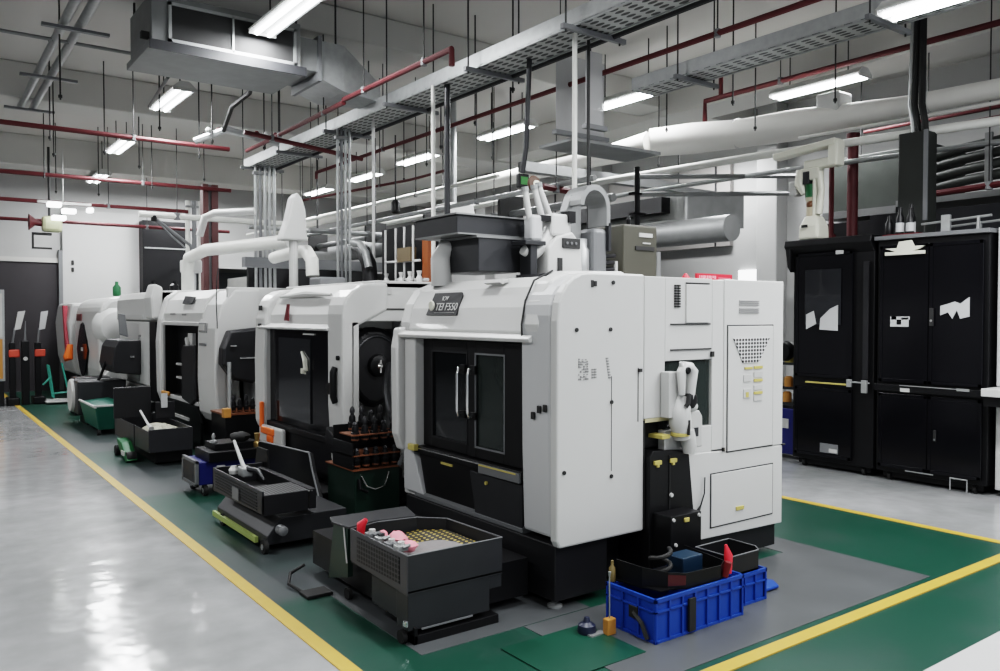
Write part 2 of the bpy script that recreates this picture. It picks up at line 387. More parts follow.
# rails and the lower apron
obj('door_rail', MB().box(2.90, 2.985, 3.74, 4.99, 0.685, 0.735), BK, m1, bevel=0.004)
obj('rail_strip', MB().box(2.893, 2.902, 4.16, 4.93, 0.716, 0.724), CR, m1)
obj('rail_cover', MB().box(2.885, 2.905, 3.75, 4.17, 0.665, 0.725), MG, m1, bevel=0.003)
obj('rail_label', MB().box(2.882, 2.886, 3.78, 4.16, 0.712, 0.722), YL, m1)
obj('door_stop', MB().box(2.865, 2.91, 4.93, 5.02, 0.70, 0.745), YL, m1, bevel=0.006)
ap = MB().prism([(4.95, 0.69), (3.75, 0.69), (3.75, 0.40), (4.86, 0.40)], 'x', 2.925, 2.94)
ap = obj('apron', ap, BK, m1)
obj('warning_label', MB().box(2.918, 2.926, 4.52, 4.66, 0.645, 0.660), YL, ap)
ap2 = obj('access_panel', MB().prism([(4.29, 0.66), (3.745, 0.655), (3.745, 0.36), (4.22, 0.345)], 'x', 2.905, 2.92), DG, m1, bevel=0.003)
obj('knob', MB().lathe((2.893, 4.10, 0.61), [(0.012, 0), (.012, .012), (.006, .013)], 'x', 10), YL, ap2)
obj('sill', MB().prism([(2.90, 0.375), (2.90, 0.40), (2.93, 0.415), (3.0, 0.415), (3.0, 0.36), (2.93, 0.36)], 'y', 3.74, 4.98), MG, m1, bevel=0.003)
# base
obj('base', MB().box(3.3, 4.90, 3.62, 5.15, 0.04, 0.37).box(4.0, 4.92, 3.44, 3.62, 0.04, 0.22).box(2.90, 3.30, 3.44, 5.1, 0.05, 0.37), CH, m1, bevel=0.008)
for (x, y) in ((2.95, 3.5), (2.95, 3.9), (4.8, 3.62), (3.0, 5.05), (4.75, 5.05)):
    obj('levelling_foot', MB().lathe((x, y, 0), [(0.045, 0), (.045, .015), (.02, .03), (.02, .08)], 'z', 12), GA, m1, smooth=True)
# rear unit
rear = MB().box(3.565, 4.93, 3.46, 5.18, 1.03, 1.88).box(4.02, 4.93, 3.46, 5.18, 0.22, 1.05).box(3.565, 4.05, 3.80, 5.18, 0.22, 1.05)
obj('rear_body', rear, W, m1)
# side skin with the window opening
sk = MB()
y0, y1 = 3.405, 3.46
sk.box(3.565, 3.745, y0, y1, 1.03, 1.885).box(3.745, 4.185, y0, y1, 1.37, 1.885).box(4.185, 4.30, y0, y1, 0.78, 1.88).box(3.745, 4.185, y0, y1, 0.70, 0.945)
obj('rear_skin', sk, W, m1, bevel=0.004)
obj('window_recess', MB().box(3.745, 4.185, 3.455, 3.463, 0.945, 1.37), DG, m1)
obj('window_pane', MB().box(3.75, 4.18, 3.425, 3.430, 0.95, 1.365), GL, m1)
lo = MB().prism([(3.985, 0.22), (3.98, 0.60), (3.95, 0.69), (3.95, 0.78), (4.94, 0.745), (4.94, 0.20)], 'y', 3.40, 3.46)
obj('lower_skin', lo, W, m1, bevel=0.006)
cab = obj('electrical_cabinet', MB().box(4.30, 4.94, 3.40, 3.46, 0.75, 1.885), W, m1, bevel=0.006)
def outline(mb, x0, x1, z0, z1, y, t=0.005):
    return mb.box(x0, x1, y-.001, y+.002, z0, z0+t).box(x0, x1, y-.001, y+.002, z1-t, z1).box(x0, x0+t, y-.001, y+.002, z0, z1).box(x1-t, x1, y-.001, y+.002, z0, z1)
cd = obj('cabinet_door', MB().box(4.335, 4.815, 3.392, 3.402, 0.76, 1.58), W, m1, bevel=0.003)
obj('door_gap', outline(MB(), 4.328, 4.822, 0.752, 1.588, 3.398, 0.006), INK, cd)
lv = MB().prism([(4.38, 1.50), (4.77, 1.50), (4.65, 1.335), (4.48, 1.335)], 'y', 3.386, 3.393)
obj('louver_grille', lv, PF_LOUV, cd)
for (x, z, w, h, mm) in ((4.50, 1.292, .08, .014, YL), (4.60, 1.292, .09, .018, YL), (4.60, 1.205, .09, .018, YL), (4.60, 1.12, .09, .018, YL), (4.49, 1.21, .08, .045, WG), (4.60, 1.235, .09, .035, WG), (4.60, 1.15, .09, .03, WG), (4.49, 1.10, .08, .06, WG), (4.60, 1.075, .09, .035, WG), (4.51, 1.105, .03, .035, YL)):
    obj('warning_label', MB().box(x, x + w, 3.386 - (0.002 if mm is YL else 0), 3.392, z, z + h), mm, cd)
lb = MB()
for i in range(7):
    if i != 3: lb.box(4.45, 4.66, 3.394, 3.401, 1.665 + i*.013, 1.671 + i*.013)
obj('vent_grille', lb, INKG, cab)
p2 = obj('lower_hatch', MB().box(4.175, 4.82, 3.392, 3.402, 0.285, 0.625), W, m1, bevel=0.003)
obj('hatch_gap', outline(MB(), 4.168, 4.828, 0.278, 0.633, 3.397, 0.006), INK, p2)
obj('latch', MB().box(4.42, 4.50, 3.384, 3.394, 0.36, 0.385), YL, p2, bevel=0.002)
p3 = obj('upper_hatch', MB().box(3.93, 4.15, 3.394, 3.406, 1.605, 1.845), W, m1, bevel=0.003)
obj('hatch_gap', MB().box(3.93, 4.15, 3.396, 3.404, 1.848, 1.856).box(3.79, 4.16, 3.396, 3.404, 1.592, 1.600), INK, p3)
vv = MB()
for i in range(2):
    for j in range(9): vv.box(3.825 + i*.028, 3.847 + i*.028, 3.395, 3.404, 1.70 + j*.016, 1.711 + j*.016)
obj('vent_slots', vv, INK, m1)
obj('panel_gap', MB().box(3.79, 4.17, 3.396, 3.404, 1.434, 1.442).box(3.506, 3.509, 3.396, 3.402, 1.02, 1.34).box(3.2895, 3.2915, 3.397, 3.402, 0.75, 1.3).box(3.56, 3.566, 3.397, 3.41, .37, 1.02), INK, m1)
obj('hinge', MB().box(4.165, 4.19, 3.388, 3.402, 1.385, 1.42).box(4.285, 4.30, 3.388, 3.402, .765, .79).box(3.505, 3.53, 3.385, 3.402, 1.315, 1.335).box(4.93, 4.96, 3.39, 3.41, .745, .755), INK, m1)
# printed marks on the side cheek
mk = MB(); random.seed(3)
for r in range(9):
    z = 1.40 - r * .014
    for c_ in range(6):
        if random.random() < .75: mk.box(3.035 + c_*.0125, 3.035 + c_*.0125 + random.uniform(.006, .012), 3.396, 3.401, z, z + random.choice((.004, .009)))
for r in range(4):
    for c_ in range(2): mk.box(3.135 + c_*.02, 3.15 + c_*.02, 3.396, 3.401, 1.34 - r*.015, 1.348 - r*.015)
for r in range(8): mk.box(3.245 + r*.003, 3.262 + r*.003, 3.396, 3.401, 1.40 - r*.016, 1.408 - r*.016)
obj('printed_text', mk, INKG, m1)
sc_ = MB()
for (x, z) in ((3.28, 1.57), (3.02, 1.57), (3.30, 1.84), (3.29, 1.15), (3.29, .72), (2.93, .78)): sc_.lathe((x, 3.392, z), [(.012, 0), (.012, .01)], 'y', 8)
sc_.box(3.13, 3.145, 3.394, 3.402, 1.81, 1.85).box(3.15, 3.17, 3.394, 3.402, 1.815, 1.845)
obj('screw_cap', sc_, INK, m1)
for (y, z, w) in ((3.595, 1.06, .05), (3.54, 1.10, .05), (3.49, 1.11, .045)):
    sw = obj('switch', MB().box(2.872, 2.885, y, y + w*.6, z, z + .042), INK, m1, bevel=0.004)
# nameplate
npl = obj('nameplate', MB().sheet([(2.918, 4.83, 1.65), (2.918, 4.45, 1.65), (2.968, 4.45, 1.775), (2.975, 4.47, 1.80), (2.975, 4.80, 1.80)], 0.012, (-.95, 0, .32)), CH, m1)
tilt = (math.radians(90 - 20), 0, -PI/2)
lettering('lettering', 'TEI F550', 0.075, WG, npl, (2.918, 4.735, 1.685), tilt)
lettering('lettering', 'IOV', 0.045, WG, npl, (2.942, 4.68, 1.75), tilt)
obj('emblem', MB().lathe((2.918, 4.775, 1.718), [(.03, -.006), (.036, 0), (.03, .008)], 'x', 20), IV, npl, smooth=True)
obj('underline', MB().box(2.903, 2.906, 4.47, 4.72, 1.667, 1.670), WG, npl)

# tower, shelf and loading robot at the machine's side opening
tw = thing('robot_pedestal', 'black robot pedestal with yellow latches in the side opening of the white machine', 'pedestal', (3.75, 3.5, 0))
obj('column', MB().prism([(3.57, 0.12), (3.57, 0.80), (3.60, 0.84), (3.90, 0.815), (3.92, 0.79), (3.975, 0.35), (3.975, 0.12)], 'y', 3.36, 3.78), BK, tw, bevel=0.005)
obj('top_box', MB().box(3.58, 3.93, 3.46, 3.78, 0.84, 1.02), BK, tw, bevel=0.004)
obj('column_seam', MB().box(3.735, 3.742, 3.354, 3.362, 0.15, 0.80), INK, tw)
for x in (3.60, 3.735): obj('latch', MB().box(x, x + .06, 3.345, 3.362, 0.755, 0.78).box(x+.02, x+.04, 3.345, 3.362, .74, .76), YL, tw, bevel=0.003)
obj('latch', MB().box(3.66, 3.73, 3.345, 3.46, 0.905, 0.93), YL, tw, bevel=0.003)
obj('roof_lip', MB().box(3.58, 3.85, 3.41, 3.5, 1.005, 1.03), mat('straw_sheet', (.5, .46, .3), .5), tw)
obj('knob', MB().lathe((3.745, 3.34, 0.56), [(.012, 0), (.014, .01), (.008, .022)], 'y', 10), WG, tw)
fb = obj('front_box', MB().box(3.60, 3.87, 3.22, 3.36, 0.12, 0.47), BK, tw, bevel=0.005)
for x, z in ((3.62, .45), (3.845, .45), (3.64, .30)): obj('button', MB().lathe((x, 3.21, z), [(.01, 0), (.012, .01)], 'y', 8), WG, fb)
obj('button', MB().box(3.71, 3.75, 3.208, 3.22, .425, .45), YL, fb, bevel=.003)

rb = thing('loading_robot', 'small white robot arm with black joints mounted in front of the side window', 'robot', (3.80, 3.34, 0.82))
ybot = 3.33
obj('base', MB().tube([(3.88, ybot, .80), (3.885, ybot, .84), (3.87, ybot, .90), (3.86, ybot, .95)], [.035, .045, .05, .045], 14), W, rb, smooth=True)
obj('base_ring', MB().lathe((3.80, 3.33, .915), [(.04, 0), (.06, .005), (.06, .02), (.04, .03)], 'z', 16), YL, rb, smooth=True)
obj('lower_arm', MB().tube([(3.82, ybot, .90), (3.80, ybot, 1.0), (3.80, ybot, 1.08), (3.83, ybot, 1.15)], [.05, .07, .065, .05], 14), W, rb, smooth=True)
obj('shoulder', MB().lathe((3.85, 3.27, 1.135), [(.035, 0), (.05, .01), (.05, .10), (.035, .11)], 'y', 18), BK, rb, smooth=True)
obj('elbow', MB().tube([(3.82, 3.32, 1.12), (3.88, 3.32, 1.10), (3.915, 3.32, 1.085)], [.035, .045, .03], 12), W, rb, smooth=True)
obj('upper_arm', MB().tube([(3.85, 3.30, 1.14), (3.86, 3.30, 1.24), (3.875, 3.30, 1.31), (3.84, 3.30, 1.345)], [.03, .035, .036, .028], 14), W, rb, smooth=True)
obj('forearm', MB().tube([(3.86, 3.30, 1.335), (3.80, 3.30, 1.34), (3.775, 3.30, 1.31), (3.78, 3.30, 1.17)], [.03, .035, .03, .02], 12), W, rb, smooth=True)
obj('wrist', MB().tube([(3.785, 3.30, 1.34), (3.765, 3.30, 1.37)], [.022, .008], 10), W, rb, smooth=True)
obj('joint_cover', MB().lathe((3.80, 3.262, 1.32), [(.018, 0), (.024, .008)], 'y', 12), BK, rb)
obj('cable_slot', MB().box(3.795, 3.81, 3.258, 3.27, .93, 1.02).tube([(3.80, 3.26, 1.18), (3.79, 3.26, 1.12), (3.78, 3.27, 1.10)], .014, 8), INK, rb)
cb = thing('control_box', 'flat pale grey box beside the robot arm at the machine side window', 'control box', (3.72, 3.38, 1.1))
obj('housing', MB().box(3.70, 3.79, 3.33, 3.40, 1.03, 1.31), WG, cb, bevel=.006)
obj('side_hinge', MB().box(3.785, 3.80, 3.34, 3.37, 1.05, 1.08), INK, cb)
sm = thing('teach_display', 'small white rounded display with a dark screen behind the robot arm', 'display', (3.95, 3.38, 0.95))
obj('housing', MB().prism([(3.90, .83), (3.90, 1.03), (3.93, 1.06), (3.99, 1.06), (4.02, 1.02), (4.02, .83)], 'y', 3.34, 3.40), WG, sm, bevel=.008)
obj('screen', MB().box(3.925, 3.975, 3.334, 3.341, .90, .955), DG, sm)
single('power_cable', MB().tube([(4.10, 3.385, .62), (4.09, 3.38, .52), (4.05, 3.375, .45), (4.02, 3.37, .42), (4.01, 3.36, .34), (4.0, 3.35, .22)], [.004, .004, .005, .012, .013, .008], 8), RU,
       'thin black cable with a plug hanging on the white rear panel', 'cable')

# ================================================================== CRATES AND TRAYS
def crate(name, x0, x1, y0, y1, h, m, label, grp=None, taper=.012):
    t = thing(name, label, 'crate', ((x0+x1)/2, (y0+y1)/2, 0), grp)
    b = MB(); w = .012; q = taper
    b.box(x0+q, x1-q, y0+q, y0+q+w, .012, h-.02).box(x0+q, x1-q, y1-q-w, y1-q, .012, h-.02).box(x0+q, x0+q+w, y0+q, y1-q, .012, h-.02).box(x1-q-w, x1-q, y0+q, y1-q, .012, h-.02).box(x0+q, x1-q, y0+q, y1-q, .005, .02)
    obj('shell', b, m, t, bevel=.002)
    r = MB()
    for z in (h-.022, h-.075):
        r.box(x0, x1, y0, y0+.018, z, z+.012).box(x0, x1, y1-.018, y1, z, z+.012).box(x0, x0+.018, y0, y1, z, z+.012).box(x1-.018, x1, y0, y1, z, z+.012)
    r.box(x0, x1, y0, y0+.014, h-.012, h).box(x0, x1, y1-.014, y1, h-.012, h).box(x0, x0+.014, y0, y1, h-.012, h).box(x1-.014, x1, y0, y1, h-.012, h)
    obj('rim', r, m, t, bevel=.002)
    rb_ = MB(); n = max(3, int((x1-x0)/.095))
    for i in range(n + 1):
        x = x0 + .004 + (x1-x0-.02) * i / n; rb_.box(x, x+.012, y0, y0+.02, .005, h-.02)
    n = max(2, int((y1-y0)/.1))
    for i in range(n + 1):
        y = y0 + .004 + (y1-y0-.02) * i / n; rb_.box(x0, x0+.02, y, y+.012, .005, h-.02)
    rb_.box(x0, x1, y0+.002, y0+.014, .005, .02).box(x0+.002, x0+.014, y0, y1, .005, .02)
    obj('ribs', rb_, m, t, bevel=.0015)
    return t
cr1 = crate('plastic_crate', 3.0, 3.70, 2.78, 3.14, 0.232, BL, 'large blue ribbed plastic crate carrying a black tray')
obj('hand_grip', MB().box(2.993, 3.0, 2.90, 2.96, .10, .16).tube([(2.995, 2.93, .13), (2.993, 2.87, .09), (2.993, 2.83, .02)], .012, 6), INK, cr1)
obj('dark_strap', MB().box(3.24, 3.29, 2.768, 2.78, .02, .19), INK, cr1)
crate('plastic_crate', 3.715, 4.02, 2.86, 3.14, 0.188, BL, 'small blue plastic crate holding a grey tray next to the large crate')
lid = thing('flat_cover', 'flat blue plastic lid lying on the floor by the machine base', 'lid', (4.2, 2.95, 0))
obj('plate', MB().prism([(4.04, 2.92), (4.22, 2.92), (4.28, 3.0), (4.24, 3.10), (4.06, 3.10)], 'z', .012, .03), BL, lid, bevel=.006)
obj('rim', MB().box(4.08, 4.26, 3.10, 3.14, .012, .10), BL, lid, bevel=.006)

t = thing('parts_tray', 'black curved sheet metal tray lying on the large blue crate', 'tray', (3.3, 2.95, .225))
obj('floor_plate', MB().prism([(3.10, 2.84), (3.55, 2.80), (3.60, 2.90), (3.60, 3.12), (3.05, 3.12)], 'z', .234, .240), BK, t)
wv = MB(); pts = [(3.06, 3.12, .345), (3.08, 2.95, .34), (3.17, 2.85, .32), (3.26, 2.81, .31), (3.53, 2.80, .305), (3.60, 2.84, .31), (3.60, 3.12, .33)]
for a, b in zip(pts[:-1], pts[1:]): wv.add([(a[0], a[1], .228), (b[0], b[1], .228), b, a, (a[0]+.006, a[1]+.006, .228), (b[0]+.006, b[1]+.006, .228), (b[0]+.006, b[1]+.006, b[2]), (a[0]+.006, a[1]+.006, a[2])], [(0,1,2,3), (7,6,5,4), (3,2,6,7)])
obj('side_wall', wv, BK, t)
obj('label_patch', MB().add([(3.166, 2.85, .25), (3.255, 2.807, .25), (3.255, 2.807, .30), (3.166, 2.85, .31)], [(0,1,2,3)]), mat('dark_maroon', (.06, .008, .01), .4), t)
single('blue_bin_insert', MB().box(3.34, 3.50, 2.90, 3.02, .241, .35), mat('petrol_plastic', (.006, .025, .05), .4), 'dark petrol blue box standing in the black tray', 'box', bevel=.006)
single('coiled_hose', MB().tube([(3.24+.06*math.cos(a*.5), 2.97+.05*math.sin(a*.5), .25+.006*a) for a in range(26)], .012, 8), RU, 'coiled black hose inside the black tray', 'hose', smooth=True)
single('red_scoop', MB().tube([(3.63, 2.83, .235), (3.64, 2.84, .33), (3.63, 2.85, .39)], [.016, .024, .007], 10), RB, 'small bright red scoop standing on the edge of the blue crate', 'scoop', smooth=True)
single('red_sleeve', MB().tube([(3.56, 2.80, .24), (3.57, 2.785, .32)], [.018, .02], 10), mat('dark_red_sleeve', (.12, .008, .01), .5), 'dark red sleeve at the corner of the black tray', 'sleeve', smooth=True)
t = thing('parts_tray', 'dark grey rectangular tray lying on the small blue crate', 'tray', (3.85, 3.0, .19))
b = MB().prism([(3.70, 2.87), (3.95, 2.87), (4.0, 2.93), (4.0, 3.12), (3.70, 3.12)], 'z', .19, .20)
obj('floor_plate', b, CH, t)
w_ = MB()
pp = [(3.70, 3.12), (3.70, 2.87), (3.95, 2.87), (4.0, 2.93), (4.0, 3.12), (3.70, 3.12)]
for a, b_ in zip(pp[:-1], pp[1:]): w_.add([(a[0], a[1], .19), (b_[0], b_[1], .19), (b_[0], b_[1], .30), (a[0], a[1], .30), (a[0]+.005, a[1]+.005, .19), (b_[0]+.005, b_[1]+.005, .19), (b_[0]+.005, b_[1]+.005, .30), (a[0]+.005, a[1]+.005, .30)], [(0,1,2,3), (7,6,5,4), (3,2,6,7)])
obj('side_wall', w_, CH, t)
obj('rim', MB().tube([(x, y, .302) for x, y in pp], .004, 6), MG, t)
# little things by the crate
t = thing('hand_brush', 'small brush with amber bristles and a thin upright wire handle on the green floor', 'brush', (2.92, 3.02, 0))
obj('bristles', MB().box(2.885, 2.945, 3.0, 3.04, .005, .09), YO, t, bevel=.006)
obj('wire_handle', MB().tube([(2.915, 3.02, .09), (2.913, 3.02, .30), (2.915, 3.02, .33)], [.004, .004, .009], 8), GA, t)
t = thing('oil_can', 'small dark blue oil can lying beside the amber brush', 'can', (2.83, 3.1, 0))
obj('body', MB().lathe((2.83, 3.10, 0), [(.045, .003), (.05, .02), (.045, .05), (.02, .065), (.012, .09)], 'z', 14), mat('dark_blue_can', (.02, .025, .05), .4), t, smooth=True)
obj('foot', MB().box(2.80, 2.90, 3.03, 3.07, .004, .016), GA, t)
single('oil_bottle', MB().lathe((3.03, 3.12, .233), [(.018, 0), (.02, .03), (.018, .07), (.008, .085), (.008, .11)], 'z', 12), mat('olive_oil_plastic', (.16, .12, .05), .4), 'little olive bottle standing on the corner of the large blue crate', 'bottle', smooth=True)

# ================================================================== COOLANT TANK IN FRONT OF MACHINE 1
TGY = mat('tank_grey_enamel', (.05, .05, .054), .45, var=.15)
t = thing('chip_tank', 'dark grey open chip tank with slotted front wall and pink scraps, standing before the machine', 'tank', (2.3, 3.8, 0))
poly = [(2.0, 3.5), (2.58, 3.5), (2.56, 4.02), (2.43, 4.15), (2.19, 4.19), (2.0, 4.14)]
obj('front_wall', MB().prism([(3.5, .255), (4.14, .28), (4.14, .462), (3.5, .455)], 'x', 1.995, 2.003), TGY, t, bevel=.002)
obj('slot_panel', MB().box(1.992, 1.996, 3.575, 4.05, .300, .432), PF_TRAY, t)
sw_ = MB()
for a, b in zip(poly, poly[1:]):
    n = (Vector((b[0], b[1], 0)) - Vector((a[0], a[1], 0))).normalized(); q = (-n.y * .008, n.x * .008)
    sw_.add([(a[0], a[1], .26), (b[0], b[1], .26), (b[0], b[1], .455), (a[0], a[1], .455), (a[0]+q[0], a[1]+q[1], .26), (b[0]+q[0], b[1]+q[1], .26), (b[0]+q[0], b[1]+q[1], .455), (a[0]+q[0], a[1]+q[1], .455)],
            [(0,1,2,3), (7,6,5,4), (3,2,6,7), (0,4,5,1)])
obj('side_wall', sw_, DG, t)
obj('right_box', MB().prism([(2.26, .26), (2.33, .19), (2.58, .19), (2.58, .3), (2.26, .3)], 'y', 3.505, 3.9), DG, t, bevel=.003)
obj('floor_plate', MB().prism(poly, 'z', .268, .276), CH, t)
obj('top_ledge', MB().prism([(1.99, 4.14), (2.19, 4.19), (2.43, 4.15), (2.5, 4.4), (2.0, 4.42), (1.96, 4.3)], 'z', .455, .468), DG, t, bevel=.003)
obj('rim', MB().tube([(x, y, .457) for x, y in poly] + [(2.0, 3.5, .457)], .0035, 6), MG, t)
obj('pedestal', MB().box(2.0, 2.50, 3.503, 3.62, .075, .27).box(2.03, 2.5, 3.62, 3.95, .09, .27), DG, t, bevel=.004)
obj('foot_channel', MB().box(2.03, 2.55, 3.49, 3.6, .0, .05).box(2.03, 2.05, 3.49, 3.6, .0, .09), BK, t, bevel=.003)
obj('foot_edge', MB().box(2.07, 2.38, 3.486, 3.492, .075, .083), MG, t)
obj('tank_body', MB().box(2.10, 2.85, 3.62, 4.9, .06, .27), BK, t)
obj('sloped_side', MB().add([(1.99, 4.16, .46), (1.99, 4.16, .18), (1.99, 4.42, .11), (1.99, 4.34, .46), (2.02, 4.16, .46), (2.02, 4.16, .18), (2.02, 4.42, .11), (2.02, 4.34, .46)], [(0,1,2,3), (7,6,5,4), (0,4,5,1), (1,5,6,2), (2,6,7,3), (3,7,4,0)]), GN, t)
obj('sloped_edge', MB().tube([(1.985, 4.20, .46), (1.985, 4.16, .26)], .005, 6), WG, t)
for x, y in ((2.0, 3.56), (2.06, 4.3)): obj('caster', MB().lathe((x, y, .035), [(.035, -.012), (.035, .012)], 'x', 14), RU, t, smooth=True)
obj('hook', MB().box(1.985, 2.0, 3.50, 3.53, .10, .13), CR, t, bevel=.003)
obj('yellow_mesh', MB().add([(2.16, 4.12, .37), (2.18, 4.0, .37), (2.36, 3.90, .37), (2.50, 3.68, .38), (2.555, 3.62, .39), (2.54, 4.0, .40), (2.42, 4.12, .39)], [(0,1,2,3,4,5,6)]), PF_YEL, t)
single('cloth', MB().loft([[(2.10+.42*u, 3.53+.42*v - .18*u*v, .375+.05*math.sin(u*3.1)*math.sin(v*3.1)+.012*math.sin(9*u+5*v)) for u in [i/10 for i in range(11)]] for v in [j/8 for j in range(9)]], cap=False).box(2.12, 2.38, 3.56, 3.84, .278, .345), CL,
       'crumpled grey cloth lying in the chip tank', 'cloth', smooth=True)
def blob(c, sx, sy, sz, seed, n=10):
    random.seed(seed); rings = []
    for k in range(1, 7):
        ph = PI * k / 7; ring = []
        for i in range(n):
            a = 2*PI*i/n; r = math.sin(ph) * random.uniform(.8, 1.15)
            ring.append((c[0]+sx*r*math.cos(a), c[1]+sy*r*math.sin(a), c[2]+sz*math.cos(ph)*random.uniform(.9, 1.1)))
        rings.append(ring)
    return MB().loft(rings)
for i, (c, s_, m_, nm, lb_) in enumerate([
    ((2.13, 3.84, .45), (.05, .07, .035), PK, 'foam_piece', 'pink foam piece nearest the yellow mesh in the chip tank'),
    ((2.12, 3.70, .44), (.045, .05, .03), PK, 'foam_piece', 'smaller pink foam piece lying on the grey cloth edge'),
    ((2.09, 3.93, .45), (.03, .035, .03), PK, 'foam_piece', 'pink foam scrap pressed against the slotted tank wall')]):
    single(nm, blob(c, *s_, seed=20+i), m_, lb_, 'foam', 'pink scraps in the chip tank', smooth=True)
single('red_nozzle', MB().tube([(2.03, 4.08, .43), (2.03, 4.07, .49), (2.05, 4.05, .52)], [.022, .026, .012], 10), RB, 'bright red nozzle standing by the tank wall', 'nozzle', smooth=True)
for i, (x, y, z, lb_) in enumerate([(2.03, 3.95, .445, 'metal gripper piece beside the red nozzle'), (2.04, 3.86, .44, 'metal gripper piece in the middle of the tank edge'), (2.04, 3.75, .435, 'metal gripper piece under the pink foam'), (2.03, 3.63, .45, 'metal gripper piece near the tank front corner')]):
    g_ = thing('gripper_part', lb_, 'metal part', (x, y, z), 'metal pieces along the tank edge')
    obj('jaw', MB().box(x-.03, x+.03, y-.03, y+.025, z, z+.03).tube([(x, y-.03, z+.02), (x+.03, y-.05, z+.035)], .01, 8), GA if i % 2 else MG, g_, bevel=.004)
    obj('collar', MB().lathe((x+.01, y+.01, z+.028), [(.018, 0), (.018, .014), (.01, .016)], 'z', 12), WG if i != 1 else DG, g_)
for x, y in ((2.0, 3.52),): pass
t = thing('foot_pedal', 'black foot pedal with a strap lying on the green floor by the chip tank', 'pedal', (1.93, 4.55, 0))
obj('pad', MB().box(1.86, 2.02, 4.42, 4.55, .004, .022), RU, t, bevel=.005)
obj('strap', MB().tube([(1.88, 4.55, .012), (1.85, 4.68, .03), (1.9, 4.78, .06), (2.0, 4.8, .09)], .01, 6), RU, t)

# ================================================================== TOOL CABINETS BETWEEN THE MACHINES
def tool_holder(kind):
    """a milling tool holder: flange, taper body and tool shank, base at the origin"""
    r = bpy.data.objects.new('tool_holder', None); COL.objects.link(r); ORG[r.name] = (0, 0, 0)
    obj('body', MB().lathe((0, 0, 0), [(.016, 0), (.026, .02), (.028, .05), (.034, .055), (.034, .07), (.026, .075), (.026, .10), (.02, .12)], 'z', 14), BK, r, smooth=True)
    if kind: obj('tip', MB().lathe((0, 0, .12), [(.014, 0), (.014, .02), (.02, .022), (.02, .045), (.008, .07)], 'z', 12), CH, r, smooth=True)
    else: obj('tip', MB().lathe((0, 0, .12), [(.017, 0), (.02, .015), (.010, .03)], 'z', 12), DG, r, smooth=True)
    obj('collar', MB().lathe((0, 0, .012), [(.03, 0), (.03, .012)], 'z', 14), CP, r, smooth=True)
    return r
protoA, protoB = tool_holder(1), tool_holder(0)
first = {'a': True, 'b': True}
def put_holder(kind, loc, label, group):
    p = protoA if kind else protoB; key = 'a' if kind else 'b'
    if first[key]:
        first[key] = False; p.location = loc; tag(p, label, 'tool holder', group); return p
    r = dup(p, loc, None, label, group); r['category'] = 'tool holder'; return r

t = thing('tool_cabinet', 'dark green tool cabinet with a two-level rack standing beside the nearest machine', 'cabinet', (2.87, 5.6, 0))
obj('cabinet_body', MB().box(2.69, 3.07, 5.50, 5.98, .06, .49), GN, t, bevel=.006)
obj('top_plate', MB().box(2.67, 3.08, 5.48, 5.98, .49, .50), CP, t)
for k, z in enumerate((.505, .66)):
    o_ = obj('rack_shelf', MB().box(2.67, 3.08, 5.50, 5.66 + (.12 if k == 0 else .06), z + .09, z + .10), CP, t)
obj('rack_back', MB().box(2.68, 3.08, 5.84, 5.86, .50, .80).box(2.67, 2.685, 5.5, 5.84, .5, .70).box(3.07, 3.08, 5.5, 5.84, .5, .70), BK, t, bevel=.003)
obj('hook_chain', MB().tube([(2.74, 5.49, .45), (2.78, 5.48, .37), (2.85, 5.48, .34), (2.93, 5.48, .36), (2.97, 5.49, .46)], .007, 6), CR, t)
obj('hook', MB().tube([(2.72, 5.485, .43), (2.72, 5.47, .36), (2.78, 5.47, .33)], .014, 8), BK, t)
ord_ = ['first', 'second', 'third', 'fourth', 'fifth']
for i in range(5):
    put_holder(i in (1, 2, 4), (2.72 + i * .08, 5.55, .70 + .0), '%s black tool holder along the upper rack of the dark green cabinet' % ord_[i], 'tool holders on the dark green cabinet')
for i in range(5):
    put_holder(False, (2.72 + i * .08, 5.53, .505), '%s black tool holder along the lower rack of the dark green cabinet' % ord_[i], 'tool holders on the dark green cabinet')
for i in range(4):
    put_holder(i != 2, (2.76 + i * .08, 5.68, .765), '%s tall tool holder in the rear row of the dark green cabinet' % ord_[i], 'tool holders on the dark green cabinet')
single('ribbed_hose', MB().tube([(3.26, 6.0, 1.24), (3.20, 5.92, 1.15), (3.13, 5.80, 1.04), (3.10, 5.70, .92), (3.10, 5.62, .80)], [.032, .034, .036, .036, .034], 12), DG, 'curved dark ribbed hose coming down to the tool cabinet', 'hose', smooth=True)
single('grey_lever', MB().tube([(3.06, 5.49, .50), (3.09, 5.46, .60), (3.10, 5.45, .66)], [.02, .012, .004], 8), MG, 'thin grey lever standing at the corner of the tool cabinet', 'lever', smooth=True)

t = thing('tool_cabinet', 'black tool cabinet with an amber front corner between the second and third machine', 'cabinet', (2.9, 8.8, 0))
obj('cabinet_body', MB().box(2.75, 3.2, 8.70, 9.2, .10, .58), BK, t, bevel=.006)
obj('top_edge', MB().box(2.74, 3.2, 8.69, 9.2, .58, .60), CP, t)
obj('amber_corner', MB().box(2.72, 2.80, 8.66, 8.74, .56, .66), YO, t, bevel=.008)
obj('post', MB().cyl((2.80, 8.72, .3), (2.80, 8.72, 1.15), .02, 10), GA, t)
for i in range(5):
    put_holder(i % 2 == 0, (2.86 + i * .07, 8.78, .60), '%s black tool holder on the cabinet with the amber corner' % ord_[i], 'tool holders on the amber-cornered cabinet')

